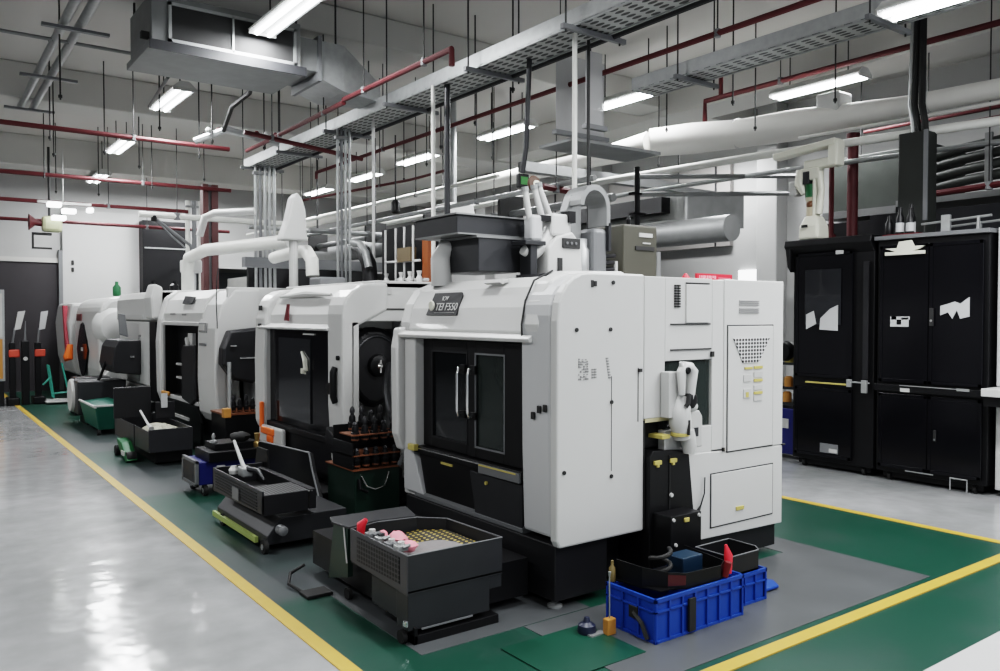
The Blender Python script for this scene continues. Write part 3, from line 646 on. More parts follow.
# ================================================================== MACHINE 2
m2 = thing('machining_center', 'second white machining center with one wide black door and an orange stop handle', 'machine', (3.9, 7.1, 0), 'white machining centers standing in a row')
prof2 = [(2.885, 1.50), (2.88, 1.64)] + arc(3.14, 1.66, .26, 180, 95, 5) + [(3.5, 1.93), (3.5, 1.50)]
obj('front_pillar', MB().prism([(2.93, .33), (2.905, .45), (2.88, .9), (2.88, 1.62)] + arc(3.14, 1.66, .26, 180, 95, 5) + [(3.3, 1.925), (3.3, 1.7), (3.0, 1.55), (2.99, .36)], 'y', 6.10, 6.40), W, m2, bevel=.02)
obj('front_pillar', MB().prism([(2.90, .52), (2.87, .6), (2.865, 1.2), (2.88, 1.62)] + arc(3.14, 1.66, .25, 180, 95, 5) + [(3.3, 1.91), (3.3, .52)], 'y', 7.86, 8.14), W, m2, bevel=.025)
obj('side_header', MB().prism([(3.0, 1.60), (3.0, 1.70), (3.16, 1.80), (3.2, 1.93), (4.9, 1.95), (4.9, 1.60)], 'y', 6.12, 6.20), W, m2, bevel=.01)
obj('header_groove', MB().tube([(3.0, 6.112, 1.58), (3.03, 6.112, 1.68), (3.09, 6.112, 1.705), (3.6, 6.112, 1.705)], .006, 6), INK, m2)
obj('header_plate', MB().box(3.22, 3.34, 6.108, 6.12, 1.83, 1.88), WG, m2)
obj('side_skirt', MB().box(2.96, 3.03, 6.10, 6.16, .38, 1.60).box(3.45, 4.9, 6.11, 6.18, .25, 1.62), W, m2, bevel=.008)
obj('inner_wall', MB().box(3.0, 3.5, 6.72, 6.76, .3, 1.7), W, m2)
obj('inner_post', MB().box(3.07, 3.13, 6.5, 6.6, .9, 1.62).box(3.3, 3.42, 6.4, 6.6, 1.4, 1.62), DG, m2)
h2 = [(2.93, 1.53), (2.94, 1.66), (3.02, 1.82), (3.2, 1.93), (3.5, 1.95), (3.5, 1.53)]
obj('hood', MB().prism(h2, 'y', 6.38, 7.90), W, m2, bevel=.012)
obj('hood_scoop', MB().tube([(2.99, 6.55, 1.83), (3.0, 7.1, 1.85), (3.0, 7.75, 1.83)], [.012, .03, .014], 8), WG, m2, smooth=True)
obj('hood_lip', MB().prism([(2.86, 1.52), (2.85, 1.54), (2.94, 1.575), (2.94, 1.52)], 'y', 6.36, 8.02), W, m2, bevel=.005)
obj('roof', MB().box(3.2, 4.9, 6.12, 8.12, 1.88, 1.945), W, m2, bevel=.01)
obj('rear_body', MB().box(3.5, 4.9, 6.2, 8.12, .25, 1.9).box(3.3, 3.5, 6.76, 8.1, .2, 1.9), W2, m2)
d = obj('door', MB().box(2.93, 2.96, 6.42, 7.86, .60, 1.52), BG, m2, bevel=.005)
obj('window_pane', MB().box(2.918, 2.93, 6.85, 7.60, .68, 1.44), mat('tinted_glass', (.03, .032, .035), .08), d)
obj('door_rail', MB().box(2.89, 2.95, 6.3, 7.86, .555, .615), CH, d, bevel=.006)
obj('rail_end', MB().prism([(6.12, .50), (6.12, .62), (6.34, .72), (6.38, .52)], 'x', 2.84, 2.90), CH, d, bevel=.008)
obj('badge', MB().box(2.915, 2.93, 6.75, 7.0, 1.475, 1.49), WG, d)
obj('inner_fixture', MB().tube([(2.912, 7.02, 1.32), (2.912, 6.93, 1.24), (2.912, 6.92, 1.17), (2.912, 7.0, 1.13)], [.012, .03, .03, .012], 8).box(2.912, 2.918, 6.94, 7.05, 1.12, 1.17), IV, d)
obj('door_handle', MB().tube([(2.87, 6.22, 1.22), (2.85, 6.22, 1.18), (2.85, 6.22, .98), (2.87, 6.22, .93)], .028, 10).lathe((2.86, 6.30, 1.04), [(.05, -.02), (.05, .03)], 'x', 12), BK, m2, smooth=True)
obj('latch_pin', MB().lathe((2.86, 6.17, 1.30), [(.02, 0), (.02, .03)], 'x', 10), BK, m2)
obj('beacon', MB().sheet([(2.905, 7.30, 1.60), (2.905, 7.40, 1.60), (2.925, 7.375, 1.755), (2.925, 7.325, 1.755)], .012, (-1, 0, .1)), mat('dark_red_lens', (.10, .005, .01), .3), m2)
obj('switch', MB().box(2.865, 2.885, 7.94, 8.0, 1.70, 1.75).box(2.86, 2.88, 7.96, 8.01, 1.52, 1.57), INK, m2, bevel=.003)
eg = obj('stop_handle_frame', MB().box(2.83, 2.88, 7.32, 7.92, .40, .58), W, m2, bevel=.02)
obj('stop_handle', MB().box(2.81, 2.84, 7.50, 7.82, .50, .565).box(2.81, 2.84, 7.52, 7.66, .43, .50).box(2.82, 2.86, 7.84, 7.88, .55, .80), OR, m2, bevel=.01)
obj('apron', MB().prism([(7.90, .56), (6.42, .56), (6.36, .17), (6.5, .17), (7.95, .33)], 'x', 2.905, 2.93), CH, m2, bevel=.004)
obj('apron_sill', MB().prism([(7.98, .33), (6.36, .17), (6.36, .13), (7.98, .28)], 'x', 2.86, 2.92), DG, m2, bevel=.004)
obj('chip_chute', MB().prism([(6.12, .55), (6.05, .40), (5.9, .18), (6.5, .12), (7.2, .14), (7.3, .50)], 'x', 2.60, 2.63), BK, m2, bevel=.003)
obj('chute_rim', MB().tube([(2.595, 7.2, .51), (2.595, 6.12, .555), (2.595, 6.06, .42), (2.595, 5.92, .2)], .008, 6), MG, m2)
obj('chute_wall', MB().prism([(6.35, .30), (6.72, .30), (6.62, .56), (6.4, .56)], 'x', 2.35, 2.37), BK, m2)
obj('base', MB().box(2.94, 4.9, 6.14, 8.1, .02, .33).box(2.63, 2.95, 6.1, 7.2, .06, .22), BK, m2, bevel=.008)
dk = obj('tool_magazine', MB().loft([[(3.27 + .82*r*math.cos(a)*(1.0 if (i//2) % 2 else .95), y, 1.21 + 1.05*r*math.sin(a)*(1.0 if (i//2) % 2 else .96)) for i in range(20) for a in [2*PI*i/20]] for r, y in ((.33, 6.34), (.34, 6.30), (.30, 6.26), (.28, 6.25))]), CH, m2, bevel=.006)
obj('magazine_rim', MB().tube([(3.27 + .22*math.cos(math.radians(a)), 6.25, 1.21 + .26*math.sin(math.radians(a))) for a in range(40, 200, 12)], .010, 6), DG, dk)
obj('hub', MB().lathe((3.28, 6.19, 1.22), [(.05, 0), (.09, .02), (.10, .06)], 'y', 18), BK, dk, smooth=True)
obj('hub_plate', MB().lathe((3.275, 6.175, 1.22), [(.014, 0), (.028, .015)], 'y', 12).box(3.265, 3.28, 6.18, 6.19, 1.16, 1.27), CR, dk, smooth=True)
obj('rivet', MB().lathe((3.37, 6.24, 1.13), [(.02, 0), (.03, .015)], 'y', 10), MG, dk)

# ================================================================== MACHINE 3
m3 = thing('machining_center', 'third white machining center with an open dark doorway and square wall display', 'machine', (3.9, 10.7, 0), 'white machining centers standing in a row')
obj('front_pillar', MB().prism([(2.95, .38), (2.88, .5), (2.86, .9), (2.87, 1.5), (2.95, 1.78), (3.1, 1.95), (3.4, 1.96), (3.4, 1.5), (3.0, 1.4), (3.0, .4)], 'y', 9.42, 10.12), W, m3, bevel=.03)
obj('front_pillar', MB().prism([(2.90, .42), (2.84, .6), (2.83, 1.3), (2.86, 1.6), (2.95, 1.9), (3.1, 2.0), (3.3, 2.0), (3.3, .42)], 'y', 11.80, 12.02), W, m3, bevel=.03)
obj('hood', MB().prism([(2.90, 1.55), (2.90, 1.68), (2.97, 1.86), (3.10, 1.97), (3.5, 1.99), (3.5, 1.55)], 'y', 10.0, 11.86), W, m3, bevel=.015)
obj('hood_display', MB().sheet([(2.925, 10.95, 1.80), (2.925, 10.50, 1.80), (2.965, 10.50, 1.88), (2.965, 10.95, 1.90)], .01, (-1, 0, .4)), DG, m3)
obj('hood_slot', MB().box(2.89, 2.905, 11.2, 11.45, 1.66, 1.68).box(2.89, 2.905, 10.7, 10.88, 1.65, 1.675), INKG, m3)
obj('side_header', MB().box(3.02, 4.9, 9.44, 9.5, 1.50, 1.98), W, m3, bevel=.012)
obj('side_skirt', MB().box(2.98, 3.05, 9.445, 9.5, .4, 1.6).box(3.35, 4.9, 9.45, 9.5, .25, 1.6), W, m3, bevel=.01)
obj('body', MB().box(3.35, 4.9, 9.5, 12.0, .2, 1.97).box(3.3, 3.4, 9.9, 12.0, .2, 1.9), W2, m3)
obj('inner_wall', MB().box(3.0, 3.4, 9.9, 9.93, .3, 1.6), WG, m3)
obj('doorway', MB().box(3.05, 3.08, 10.1, 11.8, .58, 1.56).box(2.90, 3.08, 11.74, 11.795, .58, 1.56).box(2.93, 3.08, 10.10, 10.13, .58, 1.56), BK, m3)
obj('door_frame', MB().box(2.86, 2.90, 11.74, 11.80, .55, 1.56).box(2.86, 2.90, 10.1, 11.8, .545, .60).box(2.87, 2.93, 10.1, 11.8, 1.52, 1.57), WG, m3, bevel=.008)
obj('door_panel', MB().prism([(10.70, 1.20), (10.60, 1.28), (10.14, 1.29), (10.14, .62), (10.3, .55), (10.70, .60)], 'x', 2.83, 2.87), CH, m3, bevel=.012)
it = obj('inner_fixture', MB().box(2.98, 3.03, 10.75, 10.95, 1.15, 1.42).box(2.97, 3.03, 10.7, 11.5, .98, 1.01).box(2.97, 3.03, 10.6, 11.5, .80, .83).tube([(2.97, 10.95, 1.35), (2.95, 10.8, 1.22), (2.94, 10.7, 1.15)], .03, 8), WG, m3, bevel=.004)
ds = obj('wall_display', MB().box(2.85, 2.87, 9.72, 10.02, 1.45, 1.57), INKG, m3, bevel=.012)
obj('display_screen', MB().box(2.843, 2.851, 9.77, 9.97, 1.475, 1.545), WG, ds)
obj('display_label', MB().box(2.85, 2.863, 9.75, 10.0, 1.29, 1.32), MG, m3)
ap = obj('apron', MB().prism([(11.8, .54), (10.14, .54), (9.98, .36), (10.0, .08), (10.5, .18), (11.8, .34)], 'x', 2.86, 2.89), BK, m3, bevel=.004)
obj('apron_frame', MB().box(2.84, 2.87, 10.45, 11.8, .33, .37), WG, m3, bevel=.004)
obj('amber_lamp', MB().box(2.82, 2.86, 11.35, 11.68, .58, .63), YO, m3, bevel=.01)
obj('base', MB().box(2.95, 4.9, 9.5, 12.0, .02, .42), BK, m3)
mg3 = obj('magazine_cover', MB().loft([[(3.10 + a_*k, y, 1.18 + b_*k) for a_, b_ in ((-.23, -.08), (-.22, .10), (-.14, .30), (.16, .33), (.3, .2), (.3, -.2), (.12, -.31), (-.10, -.26))] for k, y in ((.96, 9.36), (1, 9.30), (1, 9.2), (.92, 9.16))]), CH, m3, bevel=.01)
obj('cover_handle', MB().box(3.06, 3.25, 9.145, 9.16, 1.16, 1.175).box(2.95, 3.02, 9.14, 9.16, 1.30, 1.315), CR, mg3)
obj('antenna_cable', MB().tube([(2.95, 9.55, 2.2), (2.9, 9.45, 2.05), (2.88, 9.41, 1.8), (2.89, 9.41, 1.5)], .006, 6), RU, m3)

# ================================================================== MACHINE 4
m4 = thing('machining_center', 'white machining center with a tall plain side door behind the square display machine', 'machine', (3.8, 13.5, 0), 'white machining centers standing in a row')
obj('front_door', MB().box(2.86, 2.93, 12.52, 14.50, .62, 1.56), W, m4, bevel=.015)
obj('front_door', MB().box(2.86, 2.93, 12.12, 12.48, .42, 1.56), BK, m4, bevel=.01)
obj('door_gap', MB().box(2.85, 2.862, 13.1, 13.12, .66, 1.35).box(2.85, 2.862, 13.0, 13.1, 1.33, 1.36), INKG, m4)
obj('hood', MB().prism([(2.86, 1.58), (2.87, 1.9), (2.93, 2.0), (3.5, 2.02), (3.5, 1.58)], 'y', 12.1, 14.7), W, m4, bevel=.015)
obj('hood_label', MB().box(2.855, 2.87, 12.85, 14.0, 1.60, 1.66), WG, m4)
obj('hood_horn', MB().prism([(2.80, 1.60), (2.78, 1.9), (2.84, 2.1), (2.95, 2.05), (2.95, 1.60)], 'y', 12.05, 12.45), W, m4, bevel=.03)
obj('body', MB().box(2.93, 4.8, 12.1, 14.7, .4, 1.98), W2, m4)
obj('base', MB().box(2.95, 4.8, 12.2, 14.7, .02, .42), BK, m4)
obj('lower_panel', MB().box(2.88, 2.93, 12.5, 14.6, .38, .60), WG, m4, bevel=.01)
pd = thing('control_pendant', 'black box-shaped control pendant on an arm beside the plain white machine', 'control pendant', (2.7, 14.2, 0))
obj('housing', MB().prism([(2.5, .80), (2.46, .92), (2.50, 1.18), (2.56, 1.28), (2.86, 1.28), (2.86, .76)], 'y', 13.0, 14.0), CH, pd, bevel=.015)
obj('handle', MB().box(2.70, 2.76, 12.97, 13.0, 1.02, 1.05), CR, pd)
obj('tilted_screen', MB().sheet([(2.62, 13.3, 1.36), (2.74, 13.3, 1.32), (2.70, 13.3, 1.66), (2.60, 13.3, 1.68)], .04, (0, -1, .1)), MG, pd, bevel=.01)
obj('swing_arm', MB().tube([(2.47, 13.5, .95), (2.40, 13.6, .7), (2.28, 13.7, .5), (2.2, 13.7, .45)], .02, 8), BK, pd, smooth=True)

# ================================================================== MACHINES 5 AND 6
m5 = thing('machining_center', 'white machining center with rounded front and a black lens-shaped window', 'machine', (3.6, 16.8, 0), 'white machining centers standing in a row')
p5 = [(2.80, .42), (2.74, .7), (2.72, 1.4), (2.76, 1.8), (2.9, 1.96), (3.2, 2.0), (4.6, 2.0), (4.6, .4)]
obj('shell', MB().prism(p5, 'y', 15.5, 17.95), W, m5, bevel=.08)
obj('round_cowl', MB().lathe((3.0, 15.5, 1.45), [(.12, -.16), (.26, -.12), (.34, 0), (.36, .2)], 'y', 20), W, m5, smooth=True)
ln_ = [(17.6 - 1.15*t_, 1.0 + .52*math.sin(PI*t_)) for t_ in [i/8 for i in range(9)]] + [(16.45 + 1.15*t_, 1.0 - .50*math.sin(PI*t_)) for t_ in [i/8 for i in range(1, 8)]]
wn5 = obj('window_pane', MB().prism([(y, z) for y, z in ln_], 'x', 2.70, 2.735), BG, m5, bevel=.01)
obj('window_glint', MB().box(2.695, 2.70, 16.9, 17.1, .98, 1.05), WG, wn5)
obj('front_label', MB().box(2.715, 2.74, 17.2, 17.7, 1.55, 1.68), mat('maroon_label', (.15, .06, .06), .5), m5, bevel=.01)
obj('base', MB().box(2.9, 4.6, 15.6, 17.9, .02, .42), BK, m5)
obj('splash_guard', MB().prism([(2.72, .30), (2.72, .55), (2.9, .75), (3.1, .75), (3.1, .3)], 'y', 15.35, 15.5), WG, m5, bevel=.01)
m6 = thing('machining_center', 'farthest white machining center with a red stripe beside its rounded edge', 'machine', (3.6, 19.1, 0), 'white machining centers standing in a row')
obj('shell', MB().prism([(2.78, .45), (2.68, .8), (2.64, 1.5), (2.70, 1.9), (4.4, 1.95), (4.4, .4)], 'y', 18.15, 19.9), W, m6, bevel=.06)
obj('red_stripe', MB().prism([(18.25, .75), (18.20, 1.0), (18.5, 1.85), (18.65, 1.85), (18.40, 1.1)], 'x', 2.60, 2.68), mat('crimson_stripe', (.35, .02, .04), .5), m6)
obj('base', MB().box(2.8, 4.4, 18.2, 19.9, .02, .45), BK, m6)
for (x, y, h_, lb_, m_, nm) in ((3.1, 15.9, .26, 'dark green bottle standing on the round-fronted machine', GB, 'coolant_bottle'), (3.25, 13.9, .18, 'black cylinder standing on top of the plain white machine', BK, 'air_filter'), (3.4, 13.2, .16, 'wide black canister on the plain white machine roof', BK, 'air_filter')):
    z0 = 2.0 if y > 15 else 2.02
    single(nm, MB().lathe((x, y, z0), [(.06, 0), (.07, .02), (.07, h_*.6), (.03, h_*.8), (.03, h_)], 'z', 14), m_, lb_, 'bottle' if nm == 'coolant_bottle' else 'filter', smooth=True)

# ================================================================== BINS AND CARTS ALONG THE ROW
t = thing('chip_bin', 'dark grey chip bin with louvred front and perforated top plate before the second machine', 'chip bin', (2.2, 5.9, 0))
obj('front_wall', MB().prism([(5.40, .29), (6.50, .27), (6.50, .45), (5.40, .45)], 'x', 1.95, 1.965), DG, t, bevel=.003)
sl = MB()
for i in range(6): sl.box(1.944, 1.951, 5.50, 6.42, .305 + i*.022, .312 + i*.022)
obj('louvre_slots', sl, INK, t)
obj('side_wall', MB().box(1.95, 2.28, 5.40, 5.412, .28, .42).box(1.95, 2.35, 6.48, 6.5, .27, .45).box(2.3, 2.35, 5.42, 6.48, .28, .42), CH, t, bevel=.003)
obj('top_plate', MB().box(1.97, 2.32, 5.412, 5.78, .405, .412), PF_PLATE, t)
obj('inner_trough', MB().box(1.97, 2.35, 5.78, 6.48, .30, .31), BK, t)
obj('badge', MB().box(1.938, 1.948, 5.86, 6.0, .30, .39), MG, t, bevel=.003)
obj('chassis', MB().prism([(2.0, .06), (2.0, .12), (2.1, .24), (2.6, .24), (2.6, .06)], 'y', 5.45, 6.55), DG, t, bevel=.005)
obj('bumper_strip', MB().box(1.975, 2.0, 5.62, 6.6, .045, .085), mat('lime_edge', (.30, .36, .12), .5), t)
for x, y in ((1.99, 5.47), (2.5, 5.47), (2.0, 6.4)): 
    w_ = obj('caster', MB().lathe((x, y, .05), [(.05, -.015), (.05, .015)], 'x', 16), RU, t, smooth=True)
    obj('hub', MB().lathe((x, y, .05), [(.02, -.02), (.02, .02)], 'x', 10), GA, w_)
obj('drain_valve', MB().lathe((2.08, 5.40, .17), [(.02, -.06), (.035, -.05), (.035, .02)], 'y', 14), MG, t, smooth=True)
lv_ = thing('scraper', 'long white scraper handle leaning in the louvred chip bin', 'scraper', (2.05, 6.1, .45))
obj('shaft', MB().tube([(2.05, 6.28, .68), (2.05, 6.08, .52), (2.06, 6.02, .48)], [.012, .016, .02], 10), W, lv_, smooth=True)
obj('clamp', MB().box(2.02, 2.10, 6.0, 6.12, .44, .51), GA, lv_, bevel=.01)
obj('claw', MB().tube([(2.06, 6.02, .50), (2.12, 5.95, .49), (2.13, 5.85, .43)], [.022, .022, .008], 8), DG, lv_, smooth=True)
obj('valve_body', MB().lathe((2.02, 6.2, .44), [(.035, 0), (.04, .03), (.02, .06)], 'z', 12), W, lv_, smooth=True)

t = thing('tool_cart', 'navy blue tool cart on casters with a framed grey side and black top trays', 'cart', (2.4, 7.8, 0))
obj('cart_body', MB().box(2.14, 2.75, 7.56, 8.0, .10, .31), BN, t, bevel=.008)
obj('side_frame', MB().box(2.11, 2.14, 7.54, 7.58, .09, .33).box(2.11, 2.14, 7.96, 8.0, .09, .33).box(2.11, 2.14, 7.54, 8.0, .30, .33).box(2.11, 2.14, 7.54, 8.0, .09, .12), MG, t, bevel=.004)
obj('side_panel', MB().box(2.118, 2.13, 7.58, 7.96, .12, .30), DG, t)
obj('top_tray', MB().box(2.22, 2.8, 7.5, 7.95, .31, .40).box(2.3, 2.7, 7.6, 7.9, .40, .46), BK, t, bevel=.006)
obj('pale_pad', MB().box(2.30, 2.38, 7.54, 7.56, .14, .27), W2, t, bevel=.008)
for x, y in ((2.2, 7.57), (2.2, 7.95), (2.65, 7.6)):
    w_ = obj('caster', MB().lathe((x, y, .05), [(.05, -.018), (.05, .018)], 'x', 16), RU, t, smooth=True)
    obj('hub', MB().lathe((x, y, .05), [(.022, -.022), (.022, .022)], 'x', 10), GA, w_)
single('spray_nozzle', MB().lathe((2.32, 7.7, .46), [(.03, 0), (.03, .02), (.012, .03), (.02, .06), (.008, .09)], 'z', 12), GA, 'small metal nozzle standing on the navy tool cart', 'nozzle', smooth=True)
single('rag_bundle', blob((2.55, 7.66, .50), .10, .07, .05, 5), RU, 'dark crumpled rag on the navy tool cart', 'rag', smooth=True)
single('copper_fitting', MB().lathe((2.70, 7.6, .40), [(.035, 0), (.04, .04), (.02, .06), (.03, .13)], 'z', 12), mat('brass_fitting', (.4, .28, .12), .35, metal=.8), 'brass fitting standing at the inner end of the navy cart', 'fitting', smooth=True)

t = thing('chip_bin', 'long black chip bin holding pale chips before the third machine', 'chip bin', (2.4, 9.9, 0))
obj('bin_wall', MB().box(2.10, 2.115, 9.25, 11.0, .17, .40).box(2.10, 2.56, 9.24, 9.255, .17, .42).box(2.545, 2.56, 9.25, 11.0, .17, .42).box(2.10, 2.56, 10.98, 11.0, .17, .40), DG, t, bevel=.004)
obj('bin_floor', MB().box(2.11, 2.55, 9.26, 10.98, .17, .18), BK, t)
obj('wall_seam', MB().box(2.094, 2.102, 9.9, 9.93, .17, .41), INK, t)
obj('chassis', MB().box(2.2, 2.6, 9.4, 10.9, .03, .17), BK, t, bevel=.005)
obj('splash_back', MB().box(2.0, 2.42, 10.5, 10.53, .42, .79).box(2.4, 2.62, 10.2, 10.23, .42, .62), CH, t, bevel=.006)
obj('paper_tag', MB().box(2.46, 2.53, 10.18, 10.2, .55, .72), W2, t)
ch = single('metal_chips', blob((2.33, 9.75, .32), .20, .42, .10, 9, n=18), mat('pale_metal_chips', (.35, .34, .27), .5, var=.6, scale=60, bump=1), 'heap of pale metal chips in the long black bin', 'chips', smooth=False)
ch['kind'] = 'stuff'
single('chip_rake', MB().tube([(2.13, 9.75, .58), (2.16, 9.5, .44), (2.17, 9.42, .41)], [.012, .014, .03], 8), W, 'short white rake handle resting in the pale chips', 'rake', smooth=True)
t = thing('floor_jack', 'green painted floor jack with black wheels under the long black bin', 'jack', (2.05, 10.0, 0))
obj('frame', MB().prism([(9.72, .03), (10.05, .20), (10.28, .22), (10.12, .10), (9.80, .0)], 'x', 1.98, 2.10), GB, t, bevel=.01)
obj('cross_brace', MB().box(1.968, 1.982, 9.84, 9.98, .07, .12), WG, t)
for y in (10.35, 9.75): obj('wheel', MB().lathe((2.04, y + .05, .06), [(.06, -.05), (.06, .05)], 'x', 14), RU, t, smooth=True)

t = thing('waste_bin', 'dark teal wheeled waste bin with a white inner rim', 'bin', (2.2, 12.7, 0))
obj('body', MB().loft([[(2.14, 12.25, .07), (2.42, 12.25, .07), (2.42, 13.3, .07), (2.14, 13.3, .07)], [(2.08, 12.15, .40), (2.48, 12.15, .42), (2.48, 13.4, .42), (2.08, 13.4, .38)]]), GT, t, bevel=.012)
obj('rim', MB().box(2.07, 2.49, 12.14, 12.17, .40, .425).box(2.07, 2.10, 12.14, 13.4, .385, .41), WG, t, bevel=.004)
for x in (2.14, 2.4): obj('caster', MB().lathe((x, 12.25, .04), [(.04, -.02), (.04, .02)], 'x', 12), RU, t, smooth=True)
t = thing('hose_drum', 'grey boxed hose drum with a rounded pale end behind the teal bin', 'drum', (2.2, 13.8, 0))
obj('housing', MB().box(2.08, 2.75, 13.5, 14.1, .16, .66), DG, t, bevel=.02)
obj('end_disc', MB().lathe((2.04, 14.0, .42), [(.24, 0), (.26, .04), (.24, .08)], 'x', 18), WG, t, smooth=True)
obj('foot', MB().box(2.2, 2.7, 13.5, 14.1, 0, .17), BK, t)
single('utility_box', MB().box(2.25, 2.8, 14.9, 15.4, .0, .62), BK, 'black utility box at the foot of the round-fronted machine', 'box', bevel=.02)

# ================================================================== FAR END OF THE AISLE
def stand(x, y, label, face, tilt, red=True):
    t = thing('inspection_stand', label, 'stand', (x, y, 0), 'black stands with tilted panels at the end of the aisle')
    obj('post', MB().box(x-.05, x+.05, y-.05, y+.05, .12, 1.15), BK, t, bevel=.01)
    obj('foot', MB().box(x-.10, x+.10, y-.2, y+.2, .0, .14), BK, t, bevel=.02)
    obj('arm', MB().tube([(x, y, 1.1), (x+tilt*.5, y, 1.42)], .018, 8), MG, t)
    obj('panel', MB().sheet([(x+tilt*.4, y, 1.38), (x+tilt*.4+.10, y, 1.40), (x+tilt+.12, y, 1.74), (x+tilt, y, 1.72)], .02, (0, -1, 0)), face, t, bevel=.004)
    if red: obj('control_cap', MB().box(x-.06, x+.12, y-.08, y-.04, .88, 1.02), mat('coral_cap', (.5, .07, .04), .5), t, bevel=.02)
    return t
stand(1.60, 17.4, 'black stand with a slanted pale panel next to the yellow line', WG, .10)
stand(2.02, 17.45, 'black stand with an upright white panel beside the teal trolley', W2, .06)
t = thing('tool_post', 'slim black post with a pointed grey tip between the two stands', 'post', (1.80, 17.3, 0))
obj('column', MB().box(1.74, 1.86, 17.25, 17.4, 0, 1.18), BK, t, bevel=.01)
obj('tip', MB().tube([(1.80, 17.3, 1.18), (1.81, 17.3, 1.55)], [.02, .004], 8), MG, t)
obj('knob', MB().lathe((1.8, 17.22, .85), [(.03, 0), (.04, .03)], 'y', 12), WG, t)
t = thing('trolley', 'small teal framed trolley with a pale wheel standing beyond the round-fronted machines', 'trolley', (2.35, 17.3, 0))
fr = MB()
for a, b in (((2.18, 17.3, .72), (2.26, 17.3, .1)), ((2.40, 17.3, .75), (2.52, 17.3, .12)), ((2.22, 17.3, .5), (2.08, 17.3, .35)), ((2.24, 17.3, .18), (2.52, 17.3, .2)), ((2.18, 17.5, .72), (2.26, 17.5, .1))): fr.tube([a, b], .018, 8)
obj('frame', fr, mat('pale_teal_paint', (.05, .28, .22), .45), t)
obj('wheel', MB().lathe((2.56, 17.2, .09), [(.09, -.02), (.09, .02)], 'y', 16), WG, t, smooth=True)
obj('deck', MB().box(2.10, 2.7, 17.0, 17.6, .03, .06), WG, t, bevel=.008)
single('work_lamp_head', MB().tube([(2.45, 17.4, .82), (2.52, 17.4, .84), (2.56, 17.4, 1.1)], [.05, .09, .05], 12), OR, 'orange work lamp head standing by the farthest white machine', 'canister', smooth=True)  # orange head of a work lamp, gives no light
t = thing('notice_board', 'tall framed notice board with a pale sheet at the edge of the aisle', 'board', (1.36, 17.3, 0))
obj('frame', MB().box(1.20, 1.48, 17.28, 17.34, .45, 2.12), GA, t, bevel=.008)
obj('sheet', MB().box(1.20, 1.44, 17.265, 17.28, 1.25, 2.05), WG, t)
obj('lower_panel', MB().box(1.20, 1.44, 17.265, 17.28, .5, 1.22), YO, t)
obj('foot', MB().box(1.25, 1.45, 17.2, 17.4, 0, .45), BK, t)
t = thing('wall_siren', 'red and cream wall siren hanging near the pale shaft', 'siren', (1.95, 16.5, 3.2))
obj('horn', MB().tube([(1.80, 16.5, 3.30), (1.90, 16.5, 3.30), (2.02, 16.5, 3.28)], [.15, .06, .05], 12), RD, t, smooth=True)
obj('housing', MB().box(2.0, 2.32, 16.4, 16.6, 3.14, 3.42), mat('cream_housing', (.45, .46, .30), .5), t, bevel=.05)
obj('bracket', MB().box(1.85, 2.15, 16.45, 16.55, 3.08, 3.12).box(1.84, 1.87, 16.45, 16.5, 2.85, 3.12).box(1.84, 2.15, 16.45, 16.5, 2.83, 2.86), INK, t)
obj('hanger', MB().cyl((2.12, 16.5, 3.4), (2.12, 16.5, 4.65), .02, 8), INK, t)
single('wall_switch', MB().box(3.03, 3.08, 20.27, 20.3, 2.78, 2.88).box(3.03, 3.08, 20.27, 20.3, 2.62, 2.72), INK, 'pair of small black wall plates on the pale shaft', 'switch', bevel=.01)
t = thing('electric_cabinet', 'tall dark cabinet standing high beside the pale shaft', 'cabinet', (4.9, 20.2, 0))
obj('cabinet_body', MB().box(4.46, 5.5, 20.0, 20.4, 0, 3.85), BK, t, bevel=.01)
obj('silver_line', MB().box(4.5, 5.46, 19.98, 20.0, 3.2, 3.23), GA, t)
t = thing('swing_lamp', 'white lamp head on a curved double arm above the farther machines', 'lamp', (3.9, 14.4, 2.3))
obj('arm', MB().tube([(3.45, 14.6, 3.30), (3.75, 14.5, 3.05), (3.98, 14.4, 2.85), (4.03, 14.4, 2.55)], .025, 8).tube([(3.45, 14.6, 3.30), (3.7, 14.5, 3.0), (3.9, 14.4, 2.8)], .015, 8), MG, t, smooth=True)
obj('joint', MB().lathe((3.44, 14.6, 3.28), [(.05, -.04), (.05, .06)], 'z', 10), BK, t)
obj('head', MB().box(3.82, 4.15, 14.3, 14.5, 2.38, 2.60), W, t, bevel=.03)
obj('neck', MB().cyl((4.0, 14.4, 2.05), (4.0, 14.4, 2.4), .06, 12), W2, t)

# ================================================================== BLACK CABINETS ON THE FAR SIDE
def black_cabinet(y0, y1, z1, label, double):
    t = thing('storage_cabinet', label, 'cabinet', (8.2, (y0+y1)/2, 0))
    obj('cabinet_body', MB().box(7.93, 8.7, y0, y1, .09, z1), BK, t, bevel=.008)
    ys = [(y0+.04, (y0+y1)/2-.004), ((y0+y1)/2+.004, y1-.04)] if double else [(y0+.22, y1-.05)]
    for zz0, zz1 in ((.14, .88), (.99, z1-.08)):
        for a, b in ys:
            d = obj('door', MB().box(7.895, 7.93, a, b, zz0, zz1), BG, t, bevel=.006)
            fr = MB(); s_ = .035
            fr.box(7.888, 7.896, a, b, zz0, zz0+s_).box(7.888, 7.896, a, b, zz1-s_, zz1).box(7.888, 7.896, a, a+s_, zz0, zz1).box(7.888, 7.896, b-s_, b, zz0, zz1)
            obj('door_frame', fr, BG, d, bevel=.004)
    obj('plinth', MB().box(7.98, 8.68, y0+.05, y1-.05, .03, .09), BK, t)
    for y in (y0+.12, y1-.12): obj('caster', MB().lathe((7.99, y, .04), [(.04, -.015), (.04, .015)], 'y', 12), RU, t, smooth=True)
    return t
